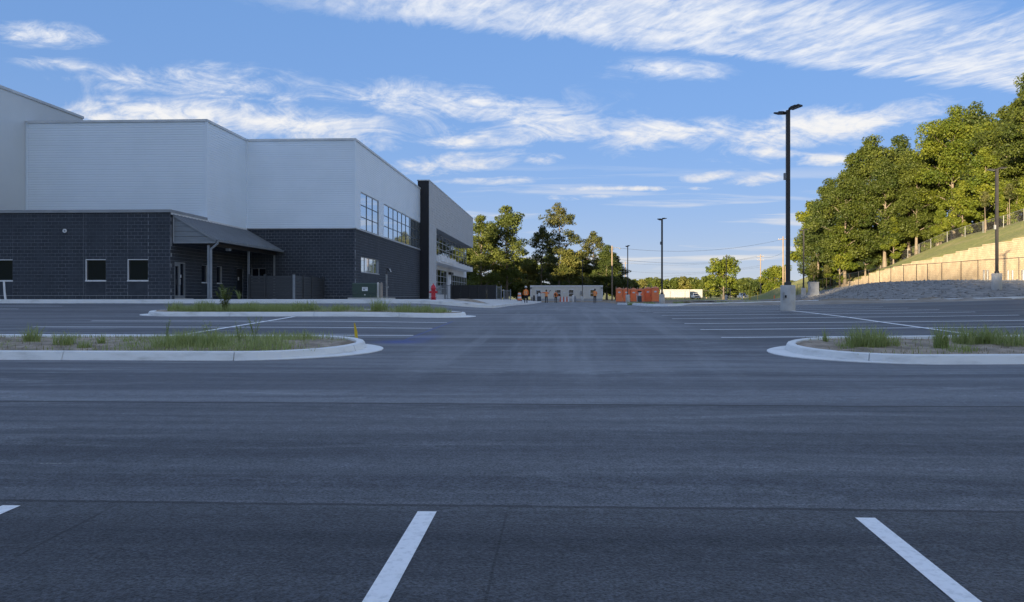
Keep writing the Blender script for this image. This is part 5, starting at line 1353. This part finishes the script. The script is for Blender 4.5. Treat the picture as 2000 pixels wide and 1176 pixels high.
lamp_pole(1137.5, 140, P(1137, 588.5, 140).z, .9, 6.5, 'thin lamp pole before the middle of the site trailer', rz=1.3, rb=.28, rp=.06)
lamp_pole(1418.5, 134, P(1418, 584, 134).z, .7, 6.7, 'thin lamp pole before the round tree', rz=1.2, rb=.22, rp=.06)
lamp_pole(1569.5, 94, P(1570, 581, 94).z, 1.15, 7.0, 'lamp pole beside the grey utility cabinet', rz=.3, rb=.28, rp=.07)
# grey cabinet
Y = 85.0; x0_, x1_ = kx(1581)*Y, kx(1600)*Y; z_ = P(1590, 580, Y).z
uc = empty('utility_cabinet', ((x0_+x1_)/2, Y, z_), 'grey utility cabinet beside the lamp pole below the black fence', 'cabinet')
m_ = MB(); m_.box(x0_-.25, x1_+.2, Y-.2, Y+.8, z_-.4, z_+.22); m_.build('plinth', M_conc, uc)
m_ = MB(); m_.box(x0_, x1_, Y, Y+.6, z_+.22, z_+.55); m_.build('lower_box', M_lgrey, uc)
m_ = MB(); m_.box(x0_+.02, x1_-.02, Y+.02, Y+.58, z_+.565, z_+1.58); m_.prism([(x0_-.02, Y-.03, z_+1.58), (x0_-.02, Y+.62, z_+1.58), (x0_-.02, Y+.62, z_+1.66), (x0_-.02, Y-.03, z_+1.62)], (x1_-x0_+.04, 0, 0)); hb = m_.build('upper_box', M_lgrey, uc)
m_ = MB(); m_.box(x0_+.1, x0_+.13, Y-.005, Y+.02, z_+.9, z_+1.1); m_.build('handle', M_dark, hb)

# ================================================================== UTILITY POLES AND LINES
def upole(px, ytop, ybot, Y, label, arm=True, r_=.15):
    b_ = P(px, ybot, Y); t_ = P(px, ytop, Y); zg = min(b_.z, Tz(b_.x, Y))
    o = empty('utility_pole', (b_.x, Y, zg), label, 'utility pole', 'wooden utility poles')
    m_ = MB(); m_.tube([(b_.x, Y, zg-.3), (b_.x, Y, t_.z)], [r_, r_*.72], 10); m_.build('shaft', M_wood, o)
    if arm:
        for dz in (.7, 1.9)[:arm]:
            m_ = MB(); m_.box(b_.x-1.1, b_.x+1.1, Y-.05, Y+.05, t_.z-dz, t_.z-dz+.11); ca = m_.build('cross_arm', M_wood, o)
            for dx in (-1, -.45, .45, 1): m_ = MB(); m_.lathe([(.05, 0), (.07, .06), (.04, .14), (.02, .18)], (b_.x+dx, Y, t_.z-dz+.11), 8); m_.build('insulator', M_lgrey, ca)
    return t_
t1 = upole(1195.5, 480, 589, 152, 'utility pole at the right end of the site trailer', 0, .17)
t2 = upole(1221.5, 511, 566, 290, 'distant utility pole behind the tan bushes', 1, .17)
t3 = upole(1485.5, 497, 562, 254, 'utility pole with cross arms on the mound', 2, .20)
t4 = upole(1529.5, 462, 556, 172, 'utility pole just left of the nearest lamp pole', 1, .18)
t5 = upole(1533.5, 520, 556, 176, 'short wooden pole stub beside the pole at the nearest lamp pole', 0, .13)
m_ = MB(); l_ = Vector((t1.x+.0, t1.y, t1.z-.5))
m_.tube([l_, l_+Vector((.8, 0, .15)), l_+Vector((1.5, 0, .05))], .04, 6); m_.lathe([(.05, .05), (.2, -.1), (.21, -.14)], l_+Vector((1.55, 0, 0)), 10)
tag(m_.build('street_lamp_arm', M_galv), 'small street lamp on an arm of the trailer utility pole', 'street lamp')
def cable(a, b_, sag, label):
    a, b_ = Vector(a), Vector(b_); m_ = MB()
    m_.tube([a.lerp(b_, i/16)-Vector((0, 0, sag*4*(i/16)*(1-i/16))) for i in range(17)], .022, 4, caps=False); return tag(m_.build('power_line', M_wire), label, 'cable', 'overhead power lines')
cable((t1.x, t1.y, t1.z-.3), (t4.x, t4.y, t4.z-.6), 1.6, 'highest power line from the trailer pole to the pole by the big lamp')
cable((t1.x, t1.y, t1.z-2.6), (t3.x-1, t3.y, t3.z-.6), 1.5, 'power line from the trailer pole to the pole on the mound')
cable((t2.x, t2.y, t2.z-.4), (t3.x+1, t3.y, t3.z-.6), 1.8, 'distant power line from the far pole to the pole on the mound')
cable((t2.x, t2.y, t2.z-3.5), (t3.x, t3.y, t3.z-3.6), 1.6, 'lower distant line from the far pole to the pole on the mound')
cable((t3.x, t3.y, t3.z-4.2), (t3.x-60, t3.y+20, t3.z-8.5), .6, 'lowest line running left from the pole on the mound')
cable((t3.x, t3.y, t3.z-.5), (t4.x, t4.y, t4.z-3.5), .8, 'line from the pole on the mound to the pole by the big lamp')
cable((t4.x, t4.y, t4.z-.6), (t4.x+60, t4.y-30, t4.z+2), 1.0, 'line running right from the pole by the big lamp behind the wood')

# ================================================================== SITE TRAILER
Y = 145.0; xa, xb = kx(1036)*Y, kx(1177)*Y; zb_ = P(1100, 588, Y).z; zt_ = P(1100, 557.5, Y).z
st = empty('site_trailer', ((xa+xb)/2, Y, zb_), 'long taupe office trailer with white trim behind the workers', 'trailer')
wn = []
for a, b_, c, d in ((1047,1056,567,585),(1087,1095,566.5,579),(1111,1120,566.5,579),(1153,1162,566.5,579)):
    wn.append((kx(a)*Y, kx(b_)*Y, P(a, d, Y).z, P(a, c, Y).z))
m_ = MB()
n_s = 46
for i in range(n_s):                                        # vertical ribs of the siding, cut around the openings
    u0, u1 = xa+(xb-xa)*i/n_s, xa+(xb-xa)*(i+1)/n_s
    for (p0, p1, q0, q1) in rects_minus(u0+.012, u1-.012, zb_+.45, zt_-.25, wn): m_.box(p0, p1, Y-.03, Y+.0, q0, q1)
m_.build('siding', M_trailer, st)
m_ = MB(); m_.box(xa, xb, Y+.002, Y+3.4, zb_+.40, zt_-.05); m_.build('body', M_trailer, st)
m_ = MB(); m_.box(xa-.06, xb+.06, Y-.10, Y+3.5, zt_-.25, zt_); m_.build('roof_fascia', M_white, st)
m_ = MB(); m_.box(xa-.03, xa+.16, Y-.06, Y-.031, zb_+.4, zt_-.25); m_.box(xb-.16, xb+.03, Y-.06, Y-.031, zb_+.4, zt_-.25); m_.build('corner_trim', M_white, st)
m_ = MB(); m_.box(xa+.05, xb-.05, Y-.02, Y+3.3, zb_-.4, zb_+.45); m_.build('skirting', M_lgrey, st)
for i, (a, b_, c, d) in enumerate(wn):
    m_ = MB(); f_ = .11
    m_.box(a-f_, b_+f_, Y-.08, Y-.031, d, d+f_); m_.box(a-f_, b_+f_, Y-.08, Y-.031, c-f_, c); m_.box(a-f_, a, Y-.08, Y-.031, c, d); m_.box(b_, b_+f_, Y-.08, Y-.031, c, d)
    o = m_.build('door' if i == 0 else 'window', M_white, st)
    if i == 0: q = MB(); q.box(a, b_, Y-.03, Y-.005, c, d); q.build('door_leaf', M_lgrey, o); q = MB(); q.box(a+.12, b_-.12, Y-.04, Y-.0301, c+1.0, d-.12); q.build('pane', M_glassd, o)
    else:
        zm = (c+d)/2
        for (z0, z1) in ((c, zm-.04), (zm+.04, d)): q = MB(); q.box(a, b_, Y-.03, Y-.01, z0, z1); q.build('pane', M_glassd, o)
        q = MB(); q.box(a, b_, Y-.05, Y-.005, zm-.039, zm+.039); q.build('meeting_rail', M_white, o)
for px in (1137.0,): q = MB(); xx = kx(1135)*Y; q.box(xx-.12, xx+.12, Y-.3, Y-.031, zb_+1.2, zb_+1.9); q.build('meter_box', M_trim, st)
q = MB(); xx = kx(1102.5)*Y; q.box(xx-.25, xx+.25, Y-.05, Y-.031, zb_+1.45, zb_+1.7); q.build('sign_plate', M_white, st)
for px in (1036.8, 1175): q = MB(); xx = kx(px)*Y; q.box(xx-.12, xx+.2, Y-.25, Y-.062, zt_-.62, zt_-.38); q.build('flood_lamp', M_trim, st)

# ================================================================== PORTABLE TOILETS
def toilet():
    o = empty('portable_toilet', (0,0,0)); w_, d_, h_ = .51, .56, 1.98
    m_ = MB(); m_.box(-w_, w_, -d_+.03, d_, .10, h_); m_.build('cabin', M_orange, o, False)
    m_ = MB(); m_.box(-w_-.03, w_+.03, -d_-.04, d_+.04, 0, .11); m_.build('skid_base', M_trim, o, False)
    m_ = MB(); m_.box(-w_+.10, w_-.10, -d_-.004, -d_+.028, .16, h_-.10); dr = m_.build('door', M_orange, o, False)
    m_ = MB(); m_.box(-w_+.03, -w_+.09, -d_-.012, -d_+.028, .12, h_-.03); m_.box(w_-.09, w_-.03, -d_-.012, -d_+.028, .12, h_-.03); m_.box(-w_+.03, w_-.03, -d_-.012, -d_+.028, h_-.09, h_-.02); m_.build('door_frame', M_orange, o, False)
    m_ = MB(); m_.lathe([(.17, 0), (.17, .01)], (0, 0, 0), 18); me = m_.mesh('emblem', M_white); e = bpy.data.objects.new('emblem', me); COL.objects.link(e); e.parent = dr; e.location = (0, -d_-.006, 1.52); e.rotation_euler = (R(90), 0, 0)
    e.scale = (1.2, .75, 1)
    m_ = MB(); m_.box(w_-.17, w_-.13, -d_-.04, -d_-.004, .95, 1.1); m_.build('latch', M_trim, dr, False)
    m_ = MB()
    m_.prism([(-w_-.05, -d_-.06, h_), (w_+.05, -d_-.06, h_), (w_+.05, -d_-.06, h_+.07), (0, -d_-.06, h_+.30), (-w_-.05, -d_-.06, h_+.07)], (0, 2*d_+.12, 0)); rf = m_.build('roof', M_orange2, o, False)
    m_ = MB(); m_.tube([(-w_+.06, d_-.12, h_+.05), (-w_+.06, d_-.12, h_+.42)], .055, 8); m_.build('vent_pipe', M_tan, rf, False)
    return o
tproto = toilet(); tl = [(1209.5,118,'first orange portable toilet from the left, nearest the utility pole'),(1223.5,120,'second orange portable toilet from the left, behind the lamp base'),(1237.5,121,'third orange portable toilet from the left'),(1251,122,'fourth orange portable toilet from the left, behind the hand wash station'),(1265,123,'fifth orange portable toilet from the left'),(1279.5,121,'sixth orange portable toilet, nearest the second lamp pole')]
for i, (px, Y, lab) in enumerate(tl):
    o = tproto if i == 0 else copy_tree(tproto)
    z_ = P(px, 590.5, Y).z; o.location = (kx(px)*Y, Y, z_); o.rotation_euler = (0, 0, -.05); s_ = 1.0+.02*i*(i > 3); o.scale = (s_,)*3
    tag(o, lab, 'toilet', 'row of orange portable toilets')
# hand wash stations
def wash(px, Y, label):
    x = kx(px)*Y; z = P(px, 590, Y).z; o = empty('hand_wash_station', (x, Y, z), label, 'wash station', 'hand wash stations')
    m_ = MB(); m_.prism([(x-.32, Y-.3, z), (x+.32, Y-.3, z), (x+.28, Y-.26, z+.85), (x-.28, Y-.26, z+.85)], (0, .6, 0)); m_.build('tank', pmat('dark_grey_tank', (.05,.06,.075), None, 2, .5), o)
    m_ = MB(); m_.box(x-.34, x+.34, Y-.34, Y+.34, z+.85, z+.95); m_.build('basin', M_lgrey, o)
    m_ = MB(); m_.box(x-.13, x+.13, Y-.1, Y+.12, z+.95, z+1.42); m_.build('dispenser_column', M_white, o)
    m_ = MB(); m_.prism([(x-.30, Y-.16, z+1.42), (x+.30, Y-.16, z+1.42), (x+.22, Y-.16, z+1.60), (x-.22, Y-.16, z+1.60)], (0, .36, 0)); m_.build('towel_box', M_black, o)
    m_ = MB(); m_.tube([(x-.36, Y-.2, z), (x-.40, Y-.2, z+1.2)], .05, 8); m_.build('foot_pump_pipe', M_white, o)
wash(1249, 112, 'grey hand wash station before the fourth portable toilet'); wash(1053, 118, 'dark hand wash station left before the site trailer')

# ================================================================== SITE BITS
def barrel(px, Y, label):
    x = kx(px)*Y; z = P(px, 588, Y).z; o = empty('traffic_barrel', (x, Y, z), label, 'traffic barrel')
    m_ = MB(); m_.lathe([(.36, 0), (.36, .08), (.29, .1)], (x, Y, z), 16); m_.build('rubber_base', M_black, o)
    for i in range(4): m_ = MB(); r0 = .29-.025*i; m_.lathe([(r0, .1+i*.24), (r0-.015, .33+i*.24)], (x, Y, z), 16); m_.build('band', M_white if i % 2 else M_orange, o)
    m_ = MB(); m_.box(x-.12, x+.12, Y-.03, Y+.03, z+1.06, z+1.14); m_.build('handle', M_orange, o)
barrel(1014.5, 100, 'orange and white traffic barrel left of the nearest worker')
Y = 116.0; xa_, xb_ = kx(1093)*Y, kx(1112)*Y; z_ = P(1102, 589.5, Y).z
bo = empty('safety_barrier', (xa_, Y, z_), 'orange and white plastic safety barrier before the trailer windows', 'barrier')
n_ = 6
for i in range(n_):
    a, b_ = xa_+(xb_-xa_)*i/n_, xa_+(xb_-xa_)*(i+1)/n_; zt = z_+.78-.10*(i % 2)
    m_ = MB(); m_.prism([(a, Y-.2, z_), (b_, Y-.2, z_), (b_-.03, Y-.12, zt), (a+.03, Y-.12, zt)], (0, .35, 0)); m_.build('panel', M_white if i % 2 else pmat('faded_orange', (.62,.16,.11), None, 2, .6), bo)
for px, Y, h_, mt, lab, r_ in ((1119, 122, 1.15, M_white, 'short white post right of the orange barrier', .12), (1123.5, 126, 1.0, M_trim, 'dark grey post right of the short white post', .14), (1039, 120, .85, M_wood, 'short brown post left of the dark hand wash station', .09), (1043, 119, 1.1, M_dark, 'dark canister left of the dark hand wash station', .14), (1450, 150, 1.3, M_white, 'white post in the sunlit yard before the mound', .09), (1512.5, 140, 1.0, M_orange, 'small orange post left of the nearest lamp pole base', .10), (1464, 170, 3.2, M_yellow, 'tall thin yellow post before the mound', .07)):
    x = kx(px)*Y; z = min(P(px, 588.5 if px < 1200 else 585, Y).z, Tz(x, Y)+.06); m_ = MB(); m_.lathe([(r_, -.2), (r_, h_*.92), (r_*.6, h_), (.005, h_+.01)], (x, Y, z), 12); m_.lathe([(r_*1.25, h_*.62), (r_*1.25, h_*.68)], (x, Y, z), 12)
    tag(m_.build('marker_post', mt), lab, 'post')
# chain-link panel gate in the yard
Y = 132.0; x0_, x1_ = kx(1413.5)*Y, kx(1427)*Y; zz_ = Tz(x0_, Y)
link_fence('gate_panel', 'small galvanised chain-link panel beside the thin lamp pole', [(x0_, Y, zz_), (x1_, Y, zz_)], 2.0, M_galv, M_gwire, 'gate', .012, .2)
pts = [(kx(px)*142, 142.0, Tz(kx(px)*142, 142)) for px in (1296, 1309, 1338, 1375, 1412)]
link_fence('site_fence', 'thin temporary wire fence across the yard before the white trailers', pts, 1.9, M_galv, M_gwire, 'fence', .01, .3)
pts = [(kx(px)*150, 150.0, Tz(kx(px)*150, 150)) for px in (1432, 1452, 1466, 1480)]
link_fence('site_fence', 'sunlit wire fence at the foot of the mound', pts, 1.8, M_yellow, M_gwire, 'fence', .01, .3)
# white box trailers and pickup far behind
def boxtrailer(px0, px1, Y, label):
    xa, xb = kx(px0)*Y, kx(px1)*Y; z0, z1 = P(px0, 581, Y).z, P(px0, 566, Y).z; xa_ = xa
    z0 = max(z0, Tz(xa, Y)+.4); o = empty('box_trailer', ((xa+xb)/2, Y, z0-.5), label, 'trailer', 'white box trailers')
    n = max(4, int((xb-xa)/1.2)); m_ = MB()
    for i in range(n): a, b_ = xa+(xb-xa)*i/n, xa+(xb-xa)*(i+1)/n; m_.box(a+.02, b_-.02, Y-.03, Y, z0+.02, z1-.05)
    m_.build('side_panels', M_trwhite, o); m_ = MB(); m_.box(xa, xb, Y+.001, Y+2.5, z0, z1); m_.build('body', M_lgrey, o)
    m_ = MB(); m_.box(xa-.02, xb+.02, Y-.05, Y+2.52, z1-.05, z1+.08); m_.build('roof_rail', M_lgrey, o)
    for q in (.14, .2, .8, .86): m_ = MB(); xx = xa+(xb-xa)*q; m_.tube([(xx, Y+.1, z0-.1), (xx, Y+.45, z0-.1)], .48, 14); m_.build('wheel', M_black, o)
boxtrailer(1291, 1347, 268, 'long white box trailer right of the second lamp pole'); boxtrailer(1348, 1372, 275, 'shorter white box trailer behind the white pickup')
def pickup(px, Y, label):
    x = kx(px)*Y; z = Tz(x, Y); o = empty('pickup_truck', (x, Y, z), label, 'truck'); s_ = lambda pr, a, b_: [(x+a_, b__, z+c_) for a_, b__, c_ in pr]
    m_ = MB(); m_.prism([(x-.98, Y, z+.5), (x+.98, Y, z+.5), (x+1.0, Y, z+.95), (x+.94, Y, z+1.15), (x-.94, Y, z+1.15), (x-1.0, Y, z+.95)], (0, 5.4, 0)); b_ = m_.build('body', M_white, o)
    m_ = MB(); m_.prism([(x-.85, Y+1.7, z+1.15), (x+.85, Y+1.7, z+1.15), (x+.70, Y+2.2, z+1.85), (x-.70, Y+2.2, z+1.85)], (0, 1.5, 0)); c_ = m_.build('cab', M_white, o)
    m_ = MB(); m_.face([(x-.76, Y+1.69, z+1.2), (x+.76, Y+1.69, z+1.2), (x+.64, Y+2.12, z+1.78), (x-.64, Y+2.12, z+1.78)]); m_.build('windscreen', M_glassd, c_)
    m_ = MB(); m_.box(x-.6, x+.6, Y-.03, Y, z+.72, z+1.0); m_.build('grille', M_black, b_)
    for s in (-1, 1):
        m_ = MB(); m_.box(x+s*.82-.13, x+s*.82+.13, Y-.03, Y, z+.78, z+.98); m_.build('headlight', M_lgrey, b_)
        for yy in (1.0, 4.3): m_ = MB(); m_.tube([(x+s*.72, Y+yy, z+.38), (x+s*.98, Y+yy, z+.38)], .38, 16); m_.build('wheel', M_black, o)
    m_ = MB(); m_.box(x-1.0, x+1.0, Y-.12, Y+.02, z+.42, z+.62); m_.build('bumper', M_lgrey, b_)
pickup(1362, 238, 'white pickup truck parked before the box trailers'); pickup(1454, 232, 'white truck half hidden at the foot of the mound')

# ================================================================== WORKERS
def worker(px, Y, yfoot, height, label, face, arms, legs, helmet=None, pack=False, raised=False):
    """skinned figure seen from behind; arms: (left elbow, left hand, right elbow, right hand) offsets in body units"""
    base = P(px, yfoot, Y); gz_ = gz(base.x, Y); z0 = base.z if abs(base.z-gz_) > .12 else gz_+.005
    o = empty('person', (base.x, Y, gz_+.006), label, 'person', 'workers in orange vests', face); o.scale = (height/1.75,)*3
    V, E_, Rr = [], [], []
    def add(p, r_, par=None):
        V.append(p); Rr.append(r_); 
        if par is not None: E_.append((par, len(V)-1))
        return len(V)-1
    pel = add((0,0,.95), (.15,.11)); wst = add((0,0,1.10), (.14,.105), pel); chs = add((0,.0,1.30), (.17,.115), wst); shn = add((0,-.01,1.43), (.11,.085), chs)
    nk = add((0,0,1.51), (.058,.058), shn); hd = add((0,.015,1.60), (.075,.088), nk); add((0,.01,1.71), (.078,.09), hd)
    for s in (-1, 1):
        hip = add((s*.10,0,.88), (.09,.095), pel); ln = legs[0 if s < 0 else 1]
        kn = add((s*.11, ln[0]*.5+.02, .50), (.062,.065), hip); an = add((s*.12, ln[0], .10+ln[1]), (.042,.045), kn)
        add((s*.13, ln[0]+.17, .045+ln[1]), (.042,.035), add((s*.125, ln[0]+.04, .05+ln[1]), (.048,.04), an))
        sh = add((s*.185,0,1.40), (.062,.062), shn); el, ha = arms[0 if s < 0 else 1]
        e_ = add(el, (.043,.043), sh); h_ = add(ha, (.032,.034), e_)
        dv = (Vector(ha)-Vector(el)).normalized(); pal = Vector(ha)+dv*.07
        pi = add(tuple(pal), (.034,.02), h_); sd = dv.cross(Vector((0,1,0))); sd = sd.normalized() if sd.length > .1 else Vector((1,0,0))
        for q in (-.024, -.008, .008, .024): add(tuple(pal+dv*(.075-abs(q)*.8)+sd*q+Vector((0,.012,0))), (.0085,.0085), pi)
        add(tuple(pal-dv*.02+sd*.055), (.0095,.0095), h_)
    me = bpy.data.meshes.new('body'); me.from_pydata(V, E_, []); b_ = bpy.data.objects.new('body', me); COL.objects.link(b_); b_.parent = o
    sk = b_.modifiers.new('skin', 'SKIN'); ss = b_.modifiers.new('sub', 'SUBSURF'); ss.levels = 1; ss.render_levels = 2; sk.use_smooth_shade = True
    for i, r_ in enumerate(Rr): me.skin_vertices[0].data[i].radius = r_
    me.skin_vertices[0].data[0].use_root = True
    # clothing colours by height: trousers, dark sleeves, skin for head and hands
    m = MATS.get('worker_body')
    if m is None:
        m = bpy.data.materials.new('worker_body'); m.use_nodes = True; t = NT(m.node_tree); pb = t.n['Principled BSDF']; pb.inputs['Roughness'].default_value = .85
        tcx = t.node('ShaderNodeTexCoord'); x, y, z = t.sep(tcx.outputs['Object'])
        c = t.mix(t.mr(z, .94, .96, smooth=False), (.016,.018,.028,1), (.70,.13,.02,1)); c = t.mix(t.mr(z, 1.49, 1.50, smooth=False), c, (.40,.24,.165,1)); c = t.mix(t.mr(z, .095, .10, 1, 0, smooth=False), c, (.02,.016,.012,1))
        t.put(pb.inputs['Base Color'], c); MATS['worker_body'] = m
    me.materials.append(m)
    # vest: a shell around the trunk
    v = MB(); n = 18; prof = [(.90,.20,.15),(.96,.205,.155),(1.10,.195,.15),(1.25,.215,.155),(1.36,.225,.145),(1.43,.17,.12),(1.485,.085,.075)]
    ring = [[(w_*math.copysign(abs(math.cos(6.2832*j/n))**.85, math.cos(6.2832*j/n)), d_*math.sin(6.2832*j/n), z_) for j in range(n)] for z_, w_, d_ in prof]
    for r0, r1 in zip(ring, ring[1:]):
        for j in range(n): v.face([r0[j], r0[(j+1) % n], r1[(j+1) % n], r1[j]], True)
    vo = v.build('vest', M_vest, o, False)
    for sx in (-.10, .10):
        s = MB(); s.box(sx-.022, sx+.022, -.158, -.150, .98, 1.30); s.build('reflective_strip', pmat('reflective_tape', (.62,.60,.45), None, 4, .4), vo, False)
    if helmet:
        h_ = MB(); h_.lathe([(.150,1.685),(.152,1.70),(.118,1.702),(.115,1.75),(.095,1.80),(.055,1.832),(.005,1.84)], (0,.012,0), 18); h_.build('hard_hat', helmet, o, False)
        h_ = MB(); h_.lathe([(.088,1.60),(.100,1.66),(.098,1.69)], (0,0,0), 14); h_.build('hair', M_hair, o, False)
    else:
        h_ = MB(); h_.lathe([(.07,1.555),(.092,1.60),(.104,1.67),(.100,1.73),(.075,1.78),(.03,1.80),(.004,1.803)], (0,-.012,0), 16); h_.build('hair', M_hair, o, False)
    # face: eyes, nose, mouth and ears on the far side of the head
    f_ = MB(); f_.lathe([(.006,-.02),(.016,-.012),(.010,.03),(.003,.04)], (0,.108,1.625), 8); f_.build('nose', M_skin, o, False)
    for s in (-1, 1):
        f_ = MB(); f_.lathe([(.003,-.011),(.011,0),(.003,.011)], (s*.033,.090,1.655), 8); f_.build('eye', M_hair, o, False)
        f_ = MB(); f_.lathe([(.006,-.03),(.017,0),(.006,.03)], (s*.088,.0,1.63), 8); f_.build('ear', M_skin, o, False)
    f_ = MB(); f_.box(-.025,.025,.092,.098,1.575,1.583); f_.build('mouth', pmat('lip', (.3,.12,.1), None, 3, .6), o, False)
    if pack:
        p_ = MB(); p_.lathe([(.10,0),(.15,.05),(.15,.30),(.10,.37),(.02,.39)], (0,-.20,1.02), 12); pk = p_.build('backpack', pmat('brown_pack', (.17,.07,.03), None, 4, .8), None, False); pk.parent = o; pk.scale = (1, .6, 1); pk.location = (0, -.08, 0)
    if raised:
        p_ = MB(); p_.tube([raised[0], raised[1]], [.03, .05], 8); p_.build('held_tool', M_black, o, False)
    return o
dn = lambda s, k=0: ((s*.27, -.02+k, 1.16), (s*.30, .06+k, .93))
worker(1027, 78, 594, 1.76, 'nearest worker in an orange vest and white hard hat walking away', 0.0, (dn(-1, .05), dn(1, -.03)), ((.14, .0), (-.16, .05)), M_white)
worker(1067, 101, 592, 1.72, 'worker in an orange vest with both arms raised, left of the backpack wearer', .1, (((-.45,.05,1.40), (-.70,.08,1.34)), ((.36,.05,1.26), (.40,.10,1.52))), ((.05, 0), (-.05, 0)), None, raised=((.40,.12,1.56), (.62,.14,1.70)))
worker(1085.5, 103, 592, 1.64, 'worker in an orange vest with a brown backpack, before the trailer window', -.1, (dn(-1), dn(1, .04)), ((.08, 0), (-.10, .02)), pmat('tan_hat', (.45,.36,.27), None, 3, .7), pack=True)
worker(1162, 95, 594.5, 1.78, 'rightmost worker in an orange vest with dark hair, walking apart from the others', -.15, (((-.25,.08,1.17), (-.16,.2,1.08)), ((.25,.08,1.17), (.16,.2,1.08))), ((.12, 0), (-.14, .04)), None)
